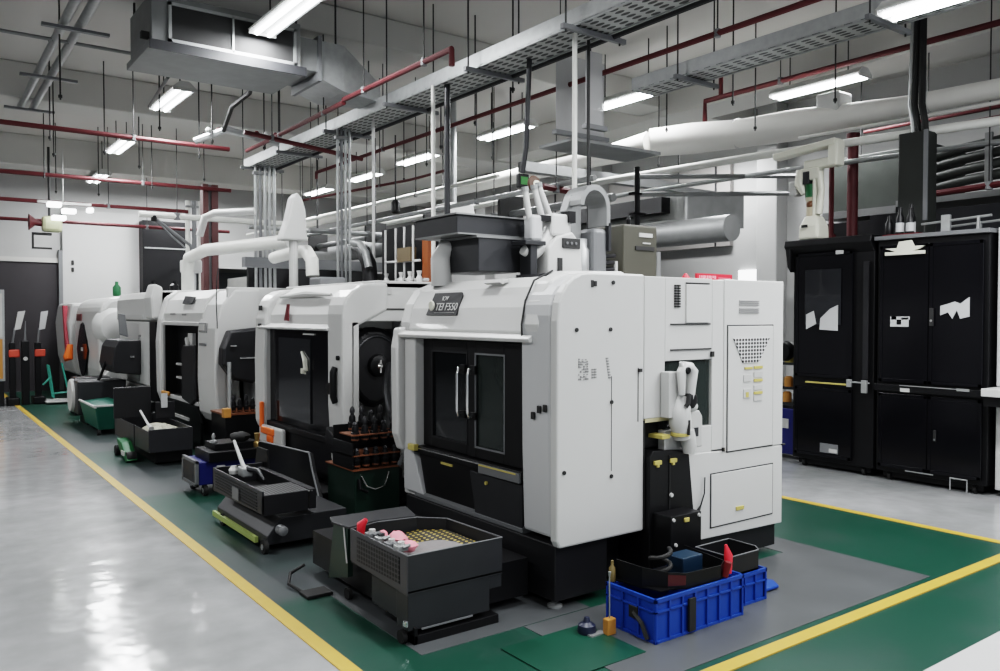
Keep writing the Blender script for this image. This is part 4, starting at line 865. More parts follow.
c1 = black_cabinet(4.40, 5.33, 2.40, 'black cabinet with a glazed upper door under the white articulated arm', False)
obj('cornice', MB().prism([(7.84, 2.40), (7.86, 2.47), (8.7, 2.47), (8.7, 2.30), (7.93, 2.30)], 'y', 4.40, 5.40), BK, c1, bevel=.01)
obj('cornice', MB().prism([(5.33, 2.47), (5.40, 2.42), (5.37, 2.18), (5.33, 2.12)], 'x', 7.86, 8.6), BK, c1, bevel=.01)
obj('window_pane', MB().box(7.880, 7.889, 4.74, 5.16, 1.55, 2.14), mat('cabinet_glass', (.02, .021, .024), .06), c1)
obj('sticker', MB().prism([(5.14, 1.50), (5.14, 1.66), (5.05, 1.70), (5.02, 1.56)], 'x', 7.874, 7.881).prism([(4.98, 1.50), (4.97, 1.62), (4.86, 1.72), (4.77, 1.76), (4.77, 1.49)], 'x', 7.874, 7.881), W2, c1)
obj('yellow_bar', MB().box(7.87, 7.892, 4.62, 5.14, .925, .94), YL, c1)
obj('latch', MB().box(7.86, 7.89, 4.61, 4.66, .91, .99).box(7.86, 7.89, 4.44, 4.50, .86, .99).box(7.87, 7.89, 4.42, 4.64, .955, .97), GA, c1, bevel=.004)
obj('number_plate', outline(MB(), 0, 0, 0, 0, 0) if False else MB().box(7.886, 7.892, 4.76, 4.97, .19, .29), MG, c1, bevel=.002)
obj('plate_patch', MB().box(7.880, 7.888, 4.77, 4.86, .20, .24), WG, c1)
obj('side_strip', MB().box(7.885, 7.90, 4.44, 4.50, 1.0, 2.2), CH, c1)
obj('hinge_tag', MB().box(7.87, 7.892, 4.72, 4.80, 2.29, 2.33), WG, c1, bevel=.003)
c2 = black_cabinet(3.32, 4.37, 2.42, 'black double-door cabinet with white stickers, carrying bottles on its top', True)
obj('top_frame', MB().box(7.87, 8.7, 3.30, 4.38, 2.40, 2.44), MG, c2, bevel=.004)
obj('sticker', MB().box(7.878, 7.888, 4.15, 4.21, 1.54, 1.64).box(7.878, 7.888, 4.03, 4.10, 1.54, 1.63).box(7.878, 7.888, 4.10, 4.15, 1.54, 1.56).box(7.878, 7.888, 4.02, 4.20, 1.61, 1.64), W2, c2)
obj('sticker', MB().prism([(3.73, 1.65), (3.73, 1.74), (3.66, 1.76), (3.60, 1.78), (3.55, 1.76), (3.47, 1.82), (3.47, 1.64), (3.55, 1.62), (3.58, 1.70), (3.62, 1.62), (3.66, 1.68)], 'x', 7.878, 7.888), W2, c2)
obj('lock', MB().box(7.87, 7.89, 3.79, 3.83, 1.55, 1.72), INK, c2, bevel=.003)
obj('lock', MB().box(7.875, 7.89, 3.755, 3.78, .45, .56), INK, c2, bevel=.003)
obj('lock_pin', MB().lathe((7.868, 3.81, 1.60), [(.012, 0), (.012, .01)], 'x', 10).lathe((7.868, 3.765, .47), [(.012, 0), (.012, .01)], 'x', 10), CR, c2)
obj('ledge', MB().box(7.86, 7.93, 3.34, 4.36, .90, .97), BK, c2, bevel=.004)
obj('silver_bar', MB().box(7.855, 7.862, 3.45, 4.10, .962, .97).box(7.85, 7.862, 3.45, 3.56, .95, .975), GA, c2)
obj('ledge_tag', MB().box(7.852, 7.86, 4.0, 4.09, .905, .94), WG, c2)
obj('glint_bar', MB().box(7.885, 7.892, 3.78, 4.05, .125, .135), GA, c2)
obj('foot_bracket', MB().tube([(7.88, 3.62, .02), (7.88, 3.62, .13), (7.88, 3.47, .13), (7.88, 3.47, .02)], .008, 8), GA, c2)
t = thing('door_clamp', 'cream clamp hooked over the top of the double-door cabinet', 'clamp', (7.86, 4.07, 2.3))
obj('bar', MB().box(7.85, 7.875, 3.87, 4.26, 2.24, 2.275), IV, t, bevel=.004)
obj('grip', MB().prism([(4.26, 2.31), (4.14, 2.31), (4.12, 2.37), (4.0, 2.38), (3.97, 2.32), (3.87, 2.32), (3.92, 2.29), (4.0, 2.27), (4.14, 2.27)], 'x', 7.85, 7.875), IV, t, bevel=.003)
t = thing('red_mat', 'thin red mat on the cabinet top under the bottles', 'mat', (7.95, 4.12, 2.45))
obj('sheet', MB().box(7.88, 8.1, 3.95, 4.30, 2.441, 2.452), RD, t)
def cap_bottle(x, y, h, label, white):
    t = thing('bottle', label, 'bottle', (x, y, 2.453), 'bottles on top of the black cabinet')
    obj('body', MB().lathe((x, y, 2.453), [(.035, 0), (.038, .01), (.038, h*.6), (.02, h*.75), (.018, h)], 'z', 14), BK, t, smooth=True)
    if white: obj('label_band', MB().lathe((x, y, 2.47), [(.040, 0), (.040, h*.35)], 'z', 14), W2, t, smooth=True)
cap_bottle(7.95, 4.27, .19, 'plain black bottle at the edge of the red mat on the black cabinet', False)
cap_bottle(7.93, 4.15, .26, 'black bottle with a white band, next to the plain one', True)
cap_bottle(7.93, 4.05, .24, 'black bottle with a white band, on the far side of the red mat', True)
cap_bottle(8.05, 4.10, .30, 'taller black bottle with a white band behind the others', True)
t = thing('roof_rail', 'low galvanised rail frame on top of the double-door cabinet', 'rail', (8.2, 3.6, 2.44))
obj('rail', MB().tube([(7.95, 3.95, 2.53), (7.95, 3.32, 2.56)], .012, 8).tube([(8.4, 3.95, 2.53), (8.4, 3.32, 2.56)], .012, 8), GA, t)
obj('upright', MB().box(7.93, 7.97, 3.68, 3.76, 2.44, 2.60).box(7.93, 7.96, 3.42, 3.44, 2.44, 2.56).box(8.38, 8.42, 3.6, 3.64, 2.44, 2.56), GA, t, bevel=.004)
t = thing('storage_cabinet', 'white panel cabinet standing past the black double-door cabinet', 'cabinet', (8.3, 2.8, 0))
obj('cabinet_body', MB().box(8.0, 8.8, 2.2, 3.285, 1.005, 2.45), W2, t, bevel=.01)
obj('lower_body', MB().box(8.0, 8.8, 2.2, 3.285, .06, .835), WG, t, bevel=.01)
obj('caster', MB().lathe((8.04, 3.2, .04), [(.04, -.015), (.04, .015)], 'y', 12), RU, t)
t = thing('work_counter', 'pale worktop with a black edge jutting out beside the black cabinets', 'counter', (8.1, 2.8, .9))
obj('worktop', MB().box(7.72, 8.6, 2.2, 3.295, .93, 1.0), W, t, bevel=.006)
obj('edge_box', MB().box(7.76, 8.6, 2.22, 3.29, .84, .93), BK, t, bevel=.004)
# articulated ivory arm on the cabinet top
t = thing('articulated_robot', 'ivory articulated arm with a green band standing on the black cabinet', 'robot', (8.02, 5.12, 2.48))
obj('base', MB().loft([[(8.02 + a*s_, 5.15 + b*s_*1.05, z) for a, b in ((-.10, -.10), (.10, -.10), (.10, .10), (-.10, .10))] for s_, z in ((1.15, 2.475), (1.1, 2.62), (.75, 2.72), (.6, 2.74))]), IV, t, bevel=.03)
obj('base_label', MB().box(7.86, 7.875, 5.13, 5.20, 2.60, 2.63), INK, t)
obj('stem', MB().tube([(8.02, 5.17, 2.72), (8.02, 5.17, 2.86), (8.02, 5.19, 2.96)], [.065, .06, .06], 14), mat('beige_stem', (.45, .40, .30), .5), t, smooth=True)
obj('elbow_cap', MB().lathe((7.95, 5.17, 2.86), [(.02, 0), (.045, .02), (.045, .05)], 'x', 12), mat('brown_cap', (.12, .05, .02), .4), t)
obj('green_band', MB().tube([(8.02, 5.18, 2.94), (8.02, 5.18, 3.08)], .066, 14), GB, t, smooth=True)
obj('upper_arm', MB().box(7.96, 8.08, 5.10, 5.14, 2.72, 3.3).box(7.96, 8.08, 5.06, 5.30, 3.12, 3.26), IV, t, bevel=.02)
obj('side_link', MB().tube([(8.0, 5.30, 3.25), (8.0, 5.31, 3.1), (8.0, 5.26, 2.98)], [.05, .06, .03], 12).tube([(8.0, 5.08, 3.2), (8.0, 5.05, 3.0), (8.0, 5.08, 2.75)], [.04, .035, .04], 12), IV, t, smooth=True)
obj('head', MB().box(7.96, 8.08, 4.93, 5.25, 3.24, 3.34).box(7.94, 8.10, 4.84, 4.95, 3.24, 3.52), IV, t, bevel=.02)
obj('boom', MB().prism([(4.86, 3.46), (4.86, 3.53), (5.62, 3.47), (5.62, 3.40)], 'x', 7.93, 8.07), IV, t, bevel=.012)
obj('sensor', MB().box(7.95, 8.05, 5.17, 5.25, 3.08, 3.22), DG, t, bevel=.01)
obj('side_module', MB().box(7.98, 8.12, 5.35, 5.44, 2.98, 3.14), WG, t, bevel=.015)
# dark upright duct and cables rising from the cabinets
t = thing('duct_column', 'dark upright cable duct rising from the cabinets to the ceiling', 'duct', (8.3, 4.1, 2.45))
obj('casing', MB().box(8.22, 8.45, 4.05, 4.33, 2.45, 3.50), mat('dark_olive_duct', (.022, .024, .022), .45), t, bevel=.01)
obj('casing_edge', MB().box(8.21, 8.23, 4.03, 4.07, 2.6, 3.5), MG, t)
for i, (dy, r) in enumerate(((0, .035), (.07, .028), (.12, .022))):
    obj('cable', MB().tube([(8.35, 4.12 + dy, 3.5), (8.35, 4.13 + dy, 3.62), (8.35, 4.16 + dy, 3.8), (8.35, 4.15 + dy*.8, 5.2)], r, 8), RU if i != 2 else GA, t, smooth=True)
single('vertical_pipe', MB().tube([(9.0, 5.28, 0.0), (9.0, 5.28, 3.72)], .06, 12).tube([(9.0, 5.28, 3.70), (9.0, 5.28, 3.78)], .075, 12), RB if False else RD, 'thick red pipe standing upright behind the articulated arm', 'pipe', smooth=True)
single('red_valve_rod', MB().tube([(9.0, 5.55, 0.0), (9.0, 5.55, 3.6)], .03, 8).tube([(9.0, 5.55, 2.45), (9.0, 5.55, 2.62)], .06, 8), RD, 'thin dark red rod next to the thick red pipe', 'pipe', smooth=True)
# dark rectangular air ducts behind the cabinets
t = thing('air_duct', 'dark green-grey rectangular duct block with ribbed round ducts behind the cabinets', 'duct', (10.0, 5.2, 3.2))
obj('duct_body', MB().box(9.5, 10.3, 4.6, 5.9, 2.95, 3.62), mat('dark_duct_sheet', (.055, .062, .056), .5, var=.2), t, bevel=.01)
obj('duct_floor', MB().box(9.4, 10.6, 2.0, 5.9, 2.2, 2.80), CH, t)
obj('light_panel', MB().box(9.45, 10.2, 5.0, 5.95, 2.86, 2.95).box(9.45, 10.2, 2.0, 5.0, 2.93, 3.0), GD, t)
for i in range(4):
    z = 3.50 - i*.12
    obj('round_duct', MB().tube([(9.5, 4.75, z - .06), (9.5, 4.3, z), (9.5, 3.9, z+.03), (9.5, 2.2, z + .03)], .055, 12), mat('ribbed_duct', (.05, .054, .05), .5) if i == 0 else bpy.data.materials['ribbed_duct'], t, smooth=True)
obj('clamp', MB().box(9.43, 9.47, 3.95, 4.02, 3.05, 3.62), GD, t)
obj('hanger_rod', MB().cyl((9.7, 4.8, 3.6), (9.7, 4.8, 5.2), .01, 6).cyl((9.9, 5.7, 3.6), (9.9, 5.7, 5.2), .01, 6), INK, t)
single('screen_wall', MB().box(9.33, 9.38, 2.0, 5.25, 0.0, 2.84), mat('screen_wall_dark', (.015, .016, .02), .5), 'dark screen wall rising behind the black cabinets', 'board')  # dark screen wall standing behind the cabinets
t = thing('shelf_goods', 'narrow shelf with tins seen between the white machine and the black cabinet', 'shelf', (8.4, 5.7, 0))
obj('board', MB().box(8.2, 8.6, 5.45, 6.1, .80, .83).box(8.2, 8.6, 5.45, 6.1, 1.08, 1.11).box(8.2, 8.6, 5.45, 6.1, .62, .65), DG, t)
obj('upright', MB().box(8.55, 8.6, 6.05, 6.1, 0, 1.4).box(8.2, 8.25, 6.05, 6.1, 0, 1.4), DG, t)
single('hanging_coil', MB().lathe((8.2, 5.62, 1.24), [(.10, -.06), (.12, 0), (.10, .06)], 'x', 16), BK, 'black coil hanging beside the black cabinet', 'coil', smooth=True)
for i, (y, z, m_) in enumerate(((5.60, .83, YO), (5.72, .83, IV), (5.60, 1.11, YL), (5.62, .65, YO))):
    single('tin', MB().lathe((8.25, y, z), [(.05, 0), (.05, .10), (.03, .12)], 'z', 12), m_, ['amber tin on the middle shelf board by the black cabinet', 'ivory tin on the middle shelf board by the black cabinet', 'yellow tin on the top shelf board by the black cabinet', 'amber tin on the lowest shelf board by the black cabinet'][i], 'tin', 'tins on the narrow shelf', smooth=True)
t = thing('storage_bin', 'navy blue storage bin with a white tag under the narrow shelf', 'bin', (8.4, 5.7, 0))
obj('body', MB().box(8.2, 8.7, 5.46, 6.0, .05, .58), BN, t, bevel=.01)
obj('tag', MB().box(8.19, 8.2, 5.56, 5.66, .35, .46), W, t)

# ================================================================== OBJECTS ON MACHINE ROOFS
t = thing('duct_box', 'dark grey rectangular duct box above the nearest machine roof', 'duct', (3.3, 4.7, 2.2))
obj('upper_box', MB().box(2.98, 3.60, 4.55, 5.1, 2.20, 2.33), DG, t, bevel=.006)
obj('lower_box', MB().box(3.12, 3.50, 4.5, 4.95, 1.95, 2.19), DG, t, bevel=.006)
obj('top_lid', MB().box(2.96, 3.62, 4.53, 5.12, 2.325, 2.335), GD, t)
obj('lower_trim', MB().box(2.98, 3.6, 4.54, 5.1, 2.195, 2.205).box(3.10, 3.52, 4.49, 4.95, 2.175, 2.19), GD, t)
obj('small_flange', MB().lathe((3.42, 4.8, 2.335), [(.08, 0), (.08, .015), (.05, .03)], 'z', 14), BK, t)
t = thing('extraction_horn', 'white rounded extraction horn rising from the nearest machine roof', 'horn', (3.0, 4.8, 1.9))
obj('upright', MB().tube([(3.08, 4.9, 1.86), (3.07, 4.9, 2.05), (3.11, 4.9, 2.12), (3.20, 4.88, 2.14)], [.075, .07, .065, .06], 14), W, t, smooth=True)
obj('bell', MB().tube([(3.14, 4.86, 2.12), (3.26, 4.82, 2.11), (3.38, 4.75, 2.12)], [.04, .07, .075], 16), W, t, smooth=True)
t = thing('assembly_robot', 'white pick-and-place unit with cylinders and a black display strip on the machine roof', 'robot', (3.7, 4.4, 1.9))
obj('main_body', MB().prism([(3.58, 1.90), (3.58, 2.12), (3.66, 2.20), (3.80, 2.24), (3.88, 2.16), (3.90, 1.90)], 'y', 4.32, 4.5), W, t, bevel=.015)
ds = obj('display_strip', MB().box(3.70, 3.86, 4.305, 4.32, 2.12, 2.19), INK, t, bevel=.004)
for i in range(3): obj('indicator', MB().lathe((3.735 + i*.04, 4.298, 2.155), [(.010, 0), (.010, .006)], 'y', 10), MG, ds)
obj('recess', MB().box(3.66, 3.70, 4.31, 4.32, 1.96, 2.05), INK, t)
obj('shoulder', MB().tube([(3.42, 4.4, 2.10), (3.50, 4.4, 2.06), (3.60, 4.4, 2.14), (3.68, 4.4, 2.28)], [.035, .04, .05, .05], 12), W, t, smooth=True)
obj('head_block', MB().box(3.62, 3.80, 4.33, 4.48, 2.2, 2.36), W, t, bevel=.02)
for x0, x1, z1 in ((3.44, 3.48, 2.50), (3.52, 3.60, 2.52), (3.56, 3.68, 2.54)):
    cy = obj('cylinder', MB().tube([(x1, 4.4, 2.30), (x0, 4.4, z1)], .022, 10), W, t, smooth=True)
    obj('cylinder_cap', MB().tube([(x0, 4.4, z1), (x0 - .005, 4.4, z1 + .03)], .026, 10), GA, cy)
obj('side_tank', MB().box(3.46, 3.56, 4.35, 4.45, 2.16, 2.34), W2, t, bevel=.02)
obj('bracket', MB().box(3.44, 3.50, 4.34, 4.46, 1.9, 2.14).box(3.38, 3.56, 4.32, 4.48, 2.13, 2.16), DG, t, bevel=.005)
obj('foot_ring', MB().lathe((3.70, 4.36, 1.895), [(.14, 0), (.14, .04), (.12, .05)], 'z', 20).lathe((3.48, 4.36, 1.895), [(.12, 0), (.12, .03)], 'z', 18), CH, t)
obj('clip', MB().box(3.54, 3.62, 4.34, 4.42, 2.30, 2.34).box(3.76, 3.82, 4.31, 4.4, 2.3, 2.38), BK, t)
t = thing('arched_guard', 'grey arched sheet guard curving over the machine roof', 'guard', (3.98, 4.4, 1.9))
rg = []
for a in range(175, -1, -12):
    c_, s_ = math.cos(math.radians(a)), math.sin(math.radians(a))
    rg.append([(4.0 + r*c_, y, 2.42 + r*1.15*s_) for r, y in ((.145, 4.3), (.145, 4.5), (.11, 4.5), (.11, 4.3))])
rg.append([(4.145, 4.3, 2.30), (4.145, 4.5, 2.30), (4.11, 4.5, 2.30), (4.11, 4.3, 2.30)])
obj('arch', MB().loft(rg), GD, t)
obj('side_plate', MB().prism([(3.83, 2.10), (3.83, 2.4), (3.88, 2.52), (3.97, 2.56), (3.97, 2.12)], 'y', 4.42, 4.5), GD, t, bevel=.004)
obj('lower_column', MB().box(4.0, 4.14, 4.32, 4.5, 1.9, 2.28), OL if False else MG, t, bevel=.03)
obj('filter_can', MB().lathe((3.93, 4.4, 1.90), [(.07, 0), (.075, .02), (.075, .22), (.06, .24), (.06, .3)], 'z', 18), GA, t, smooth=True)
obj('edge_strap', MB().box(4.13, 4.155, 4.3, 4.34, 2.12, 2.32), DG, t)
t = thing('terminal_box', 'olive grey electrical box with a vent slot on the machine roof', 'box', (4.48, 4.4, 1.9))
obj('housing', MB().box(4.30, 4.66, 4.32, 4.62, 1.89, 2.33), OL, t, bevel=.015)
obj('vent_slot', MB().box(4.46, 4.60, 4.312, 4.322, 2.24, 2.27).box(4.50, 4.58, 4.312, 4.322, 2.19, 2.20), WG, t)
obj('lower_slot', MB().box(4.42, 4.62, 4.31, 4.322, 2.14, 2.17), INK, t)
obj('knob', MB().lathe((4.48, 4.45, 2.33), [(.015, 0), (.02, .05), (.008, .08)], 'z', 10), BK, t)
obj('connector', MB().tube([(4.68, 4.36, 1.95), (4.69, 4.36, 2.1), (4.66, 4.36, 2.15)], .02, 8).box(4.68, 4.72, 4.34, 4.4, 1.89, 2.14), GD, t)
single('coiled_conduit', MB().tube([(4.18 + .09*math.cos(a*.7), 4.42 + .09*math.sin(a*.7), 1.90 + a*.0055) for a in range(36)], .014, 8), CH, 'coiled grey conduit between the guard and the olive box', 'conduit', smooth=True)
single('post_connector', MB().tube([(4.24, 4.34, 1.88), (4.24, 4.34, 2.05)], .015, 8), WG, 'short white post beside the coiled conduit', 'post', smooth=True)
t = thing('red_sign', 'narrow red sign board with faded pale lettering on the machine roof', 'sign', (4.75, 4.0, 1.9))
obj('board', MB().box(4.62, 5.02, 3.9, 3.915, 1.90, 1.955), RB, t)
lt = MB()
for i in range(9): lt.box(4.645 + i*.021, 4.655 + i*.021 + .004*(i % 3), 3.897, 3.9, 1.918 + .006*(i % 2), 1.942)
lt.box(4.86, 5.0, 3.897, 3.9, 1.925, 1.929)
obj('worn_lettering', lt, PK, t)
obj('bracket', MB().box(4.65, 4.68, 3.915, 3.94, 1.87, 1.94).box(4.95, 4.98, 3.915, 3.94, 1.87, 1.94), DG, t)
single('red_marker', MB().tube([(4.50, 3.9, 1.88), (4.50, 3.9, 1.92), (4.50, 3.9, 1.95)], [.035, .03, .008], 10), RB, 'small red cone marker near the red sign', 'marker', smooth=True)
t = thing('portrait_tag', 'round brown and cream tag hanging above the white pick-and-place unit', 'tag', (3.66, 4.6, 2.6))
obj('disc', MB().lathe((3.68, 4.59, 2.60), [(.05, 0), (.06, .015), (.05, .03)], 'y', 18), mat('brown_disc', (.08, .045, .03), .5), t, smooth=True)
obj('stem', MB().tube([(3.68, 4.60, 2.56), (3.69, 4.47, 2.34)], .010, 8), MG, t)
obj('cream_patch', MB().lathe((3.69, 4.58, 2.595), [(.028, 0), (.03, .01)], 'y', 14), IV, t)

# black niche with pipe fittings above the second machine
t = thing('manifold_rack', 'black pipe manifold rack with white fittings and an orange end panel behind the roofs', 'rack', (4.9, 8.1, 2))
obj('back_panel', MB().box(4.76, 4.8, 7.7, 8.95, 0.0, 2.70).box(4.6, 4.8, 7.7, 8.95, 1.93, 1.97), BK, t)
obj('end_panel', MB().box(4.66, 4.76, 7.70, 7.82, 1.97, 2.56), mat('rust_panel', (.22, .06, .015), .5), t)
pp_ = MB()
for y in (7.95, 8.15, 8.35, 8.6): pp_.tube([(4.62, y, 1.97), (4.62, y, 2.66)], .014, 8)
pp_.tube([(4.62, 7.8, 2.26), (4.62, 8.6, 2.28)], .014, 8).tube([(4.6, 7.6, 2.04), (4.6, 8.3, 2.06)], .018, 8)
obj('white_pipe', pp_, W, t, smooth=True)
obj('fitting', MB().box(4.58, 4.66, 7.95, 8.25, 2.26, 2.42), mat('tan_block', (.12, .09, .05), .5), t)
for y in (7.7, 7.9, 8.1, 8.45): obj('valve', MB().lathe((4.55, y, 2.0), [(.03, 0), (.035, .06), (.018, .09), (.03, .14)], 'z', 12), W, t, smooth=True)
single('air_hose', MB().tube([(4.4, 8.55, 0.0), (4.4, 8.55, 2.0), (4.4, 8.6, 2.25), (4.4, 8.75, 2.42), (4.4, 8.95, 2.46)], [.09, .09, .09, .085, .06], 14), BK, 'thick black curved hose beside the manifold rack', 'hose', smooth=True)
single('grey_hose_shell', MB().tube([(4.35, 8.50, 2.2), (4.35, 8.58, 2.38), (4.35, 8.72, 2.49), (4.35, 8.9, 2.52)], .045, 12), GD, 'grey curved sleeve lying over the thick black hose', 'sleeve', smooth=True)
t = thing('filter_unit', 'pale bell-shaped filter housing on the second machine roof', 'filter', (3.6, 8.2, 1.95))
obj('shell', MB().prism([(3.42, 2.50), (3.50, 2.72), (3.56, 2.98), (3.62, 3.05), (3.68, 2.98), (3.72, 2.86), (3.74, 2.5)], 'y', 8.82, 8.98), WG, t, bevel=.02)
obj('stem', MB().cyl((3.6, 8.9, 0.0), (3.6, 8.9, 2.56), .05, 12), WG, t)
single('bent_pipe', MB().tube([(3.9, 10.3, 2.40), (3.85, 9.4, 2.42), (3.8, 9.0, 2.40), (3.78, 8.8, 2.28), (3.78, 8.78, 2.1)], .075, 14), PW, 'thick white bent pipe dropping onto the second machine roof', 'pipe', smooth=True)
single('bent_pipe', MB().tube([(4.6, 11.5, 2.75), (4.0, 13.6, 2.72), (3.9, 14.2, 2.62), (3.9, 14.3, 2.4), (3.9, 14.3, 2.0)], .10, 14), PW, 'thick white bent pipe dropping onto the plain white machine', 'pipe', smooth=True)
single('junction_box', MB().box(3.55, 3.85, 8.05, 8.35, 1.94, 2.06), MG, 'grey junction box on the second machine roof', 'box', bevel=.02)
single('grey_beam', MB().box(3.9, 8.0, 11.4, 11.55, 2.34, 2.48), MG, 'grey steel beam spanning above the third machine roof', 'beam')
t = thing('steel_column', 'red painted double steel column behind the third machine', 'column', (4.8, 15.6, 0))
obj('shaft', MB().box(4.52, 4.62, 15.5, 15.7, 0, 4.1).box(4.68, 4.80, 15.5, 15.7, 0, 4.1), mat('faded_red_steel', (.085, .035, .035), .5), t, bevel=.01)
obj('web', MB().box(4.62, 4.68, 15.55, 15.6, 0, 4.1), MG, t)

# ================================================================== OVERHEAD SERVICES
LP = [(2.97, 7.5, 'over the nearest machine row, just ahead of the fan coil unit'), (2.90, 11.3, 'second in the aisle line, below the beam'), (3.0, 14.9, 'third in the aisle line of lamps'), (3.3, 18.6, 'farthest lamp in the aisle line'),
      (5.95, 2.62, 'hung just under the wide perforated tray'), (7.75, 7.75, 'between the two cable trays'), (7.6, 10.2, 'behind the dark hanging rod'), (7.6, 12.9, 'behind the tall white conduit'), (7.7, 15.2, 'near the grey conduit bundle'), (7.75, 17.6, 'farthest in the middle line of lamps'), (9.25, 5.9, 'hung under the white air duct')]
lamp0 = None
for i, (x, y, w_) in enumerate(LP):
    if lamp0 is None:
        lamp0 = thing('fluorescent_lamp', 'twin tube fluorescent lamp ' + w_, 'lamp', (x, y, 4.5), 'twin tube ceiling lamps')
        obj('housing', MB().prism([(x-.15, 4.52), (x-.06, 4.60), (x+.06, 4.60), (x+.15, 4.52), (x+.13, 4.505), (x-.13, 4.505)], 'y', y-.62, y+.62), W, lamp0)
        for s_ in (-.065, .065): obj('tube', MB().cyl((x+s_, y-.60, 4.492), (x+s_, y+.60, 4.492), .022, 10), TUBE, lamp0, smooth=True)
        obj('reflector', MB().box(x-.135, x+.135, y-.61, y+.61, 4.508, 4.514), mat('lit_reflector', (.9, .9, .9), .4, emit=(.93, .97, 1), estr=3.2), lamp0)
        obj('end_plate', MB().box(x-.14, x+.14, y-.625, y-.61, 4.48, 4.53).box(x-.14, x+.14, y+.61, y+.625, 4.48, 4.53), WG, lamp0)
        obj('hanger_rod', MB().cyl((x, y-.4, 4.6), (x, y-.4, 5.2), .008, 6).cyl((x, y+.4, 4.6), (x, y+.4, 5.2), .008, 6), INK, lamp0)
    else: dup(lamp0, (x, y, 4.5 if i != 4 else 3.88), None, 'twin tube fluorescent lamp ' + w_)
def area(x, y, z, sx, sy, power, col=(.97, .985, 1.0)):
    l = bpy.data.lights.new('lamp_and_fill_light', 'AREA'); l.shape = 'RECTANGLE'; l.size = sx; l.size_y = sy; l.energy = power; l.color = col
    o = bpy.data.objects.new('lamp_and_fill_light', l); COL.objects.link(o); o.location = (x, y, z); return o
for x, y, _ in LP: area(x, y, 4.47 if x != 5.95 else 3.85, .26, 1.2, 70)
for x, y in ((2.9, 3.3), (2.9, -.6), (-1.9, 3.0), (-1.9, 7.3), (-1.9, 11.2), (-1.9, -1), (-1.9, 15), (7.7, -.6), (5.3, .8), (5.3, -2.5), (5.3, 18.9), (9.9, 12.5), (9.9, 16.5), (11.0, 9.2), (-4, 17)): area(x, y, 4.47, .26, 1.2, 75)  # unseen lamps without fixtures, and lights added to brighten the far hall

def tray(x0, x1, y0, y1, z, label, hz, rods):
    t = thing('cable_tray', label, 'cable tray', ((x0+x1)/2, (y0+y1)/2, z))
    obj('tray_floor', MB().box(x0, x1, y0, y1, z, z+.006), PF_CABLE, t)
    obj('side_rail', MB().box(x0, x0+.02, y0, y1, z-.01, z+.13), GA, t)
    obj('side_rail', MB().box(x1-.02, x1, y0, y1, z-.01, z+.13), GA, t)
    for y in hz:
        b = obj('support_bar', MB().box(x0-.12, x1+.18, y-.02, y+.02, z-.05, z-.01), MG, t)
        obj('rod', MB().cyl((x0-.08, y, z-.07), (x0-.08, y, 5.2), .008, 6).cyl((x1+.12, y, z-.07), (x1+.12, y, 5.2), .008, 6), INK, b)
    return t
ta = tray(4.40, 4.80, 2.4, 12.9, 4.0, 'long galvanised cable tray running over the machine roofs', (3.5, 5.0, 6.4, 8.0, 9.6, 11.2, 12.7), True)
obj('cables', MB().box(4.45, 4.55, 2.4, 12.9, 4.01, 4.05).box(4.6, 4.75, 2.4, 12.9, 4.01, 4.06), DG, ta)
obj('side_cable', MB().tube([(4.84, 2.4, 3.99), (4.84, 12.9, 3.99)], .025, 8), CH, ta)
tb = tray(6.18, 6.52, 1.4, 6.1, 4.0, 'wide perforated cable tray nearer the black cabinets', (3.45, 5.4), True)
# round duct, fabric sleeve, long pale pipes
t = thing('fabric_duct', 'wide white fabric air duct sagging above the black cabinets', 'duct', (9, 5, 3.9))
obj('sleeve', MB().tube([(9.0, 2.0, 3.93), (9.0, 3.5, 3.95), (9.0, 4.6, 3.97), (8.95, 5.3, 3.99), (8.85, 5.9, 3.98), (8.6, 6.6, 3.96), (8.3, 7.1, 3.95), (7.95, 7.5, 3.92)], [.10, .10, .11, .14, .19, .18, .20, .18], 20), TX, t, smooth=True)
obj('inlet_box', MB().box(8.8, 9.1, 5.35, 5.65, 4.0, 4.28), WG, t, bevel=.03)
obj('seam', MB().tube([(8.95, 2.0, 3.80), (8.95, 3.5, 3.80), (8.9, 4.6, 3.80), (8.7, 5.8, 3.78)], .02, 8), TX, t, smooth=True)
for y, x, r_ in ((4.4, 9.0, .115), (6.6, 8.6, .19)):
    obj('strap', MB().lathe((x, y, 3.965), [(r_, -.015), (r_, .015)], 'y', 20), WG, t)
t = thing('fabric_duct', 'long slim white air duct continuing above the middle of the hall', 'duct', (7.8, 12, 3.9))
obj('sleeve', MB().tube([(7.95, 7.5, 3.90), (7.8, 8.4, 3.84), (7.7, 12, 3.82), (7.6, 17, 3.80), (7.6, 20, 3.8)], [.17, .12, .11, .11, .11], 16), TX, t, smooth=True)
single('drain_pipe', MB().tube([(8.9, 2.0, 3.55), (8.0, 6.0, 3.5), (7.6, 8.0, 3.45), (7.5, 20, 3.4)], .045, 10), PW, 'pale pipe running just below the fabric duct', 'pipe', smooth=True)
single('drain_pipe', MB().tube([(9.6, 2.0, 3.48), (8.7, 6.0, 3.42), (8.2, 8.0, 3.35), (8.1, 20, 3.25)], .03, 10), GA, 'thin galvanised pipe running below the pale pipe', 'pipe', smooth=True)
t = thing('duct_hook', 'small metal hook hanging from the fabric duct', 'hook', (8.6, 5.9, 3.6))
obj('ring', MB().tube([(8.55, 5.8, 3.6+.05), (8.55, 5.85, 3.6), (8.55, 5.8, 3.56), (8.55, 5.75, 3.6), (8.55, 5.8, 3.65)], .01, 6), INK, t)
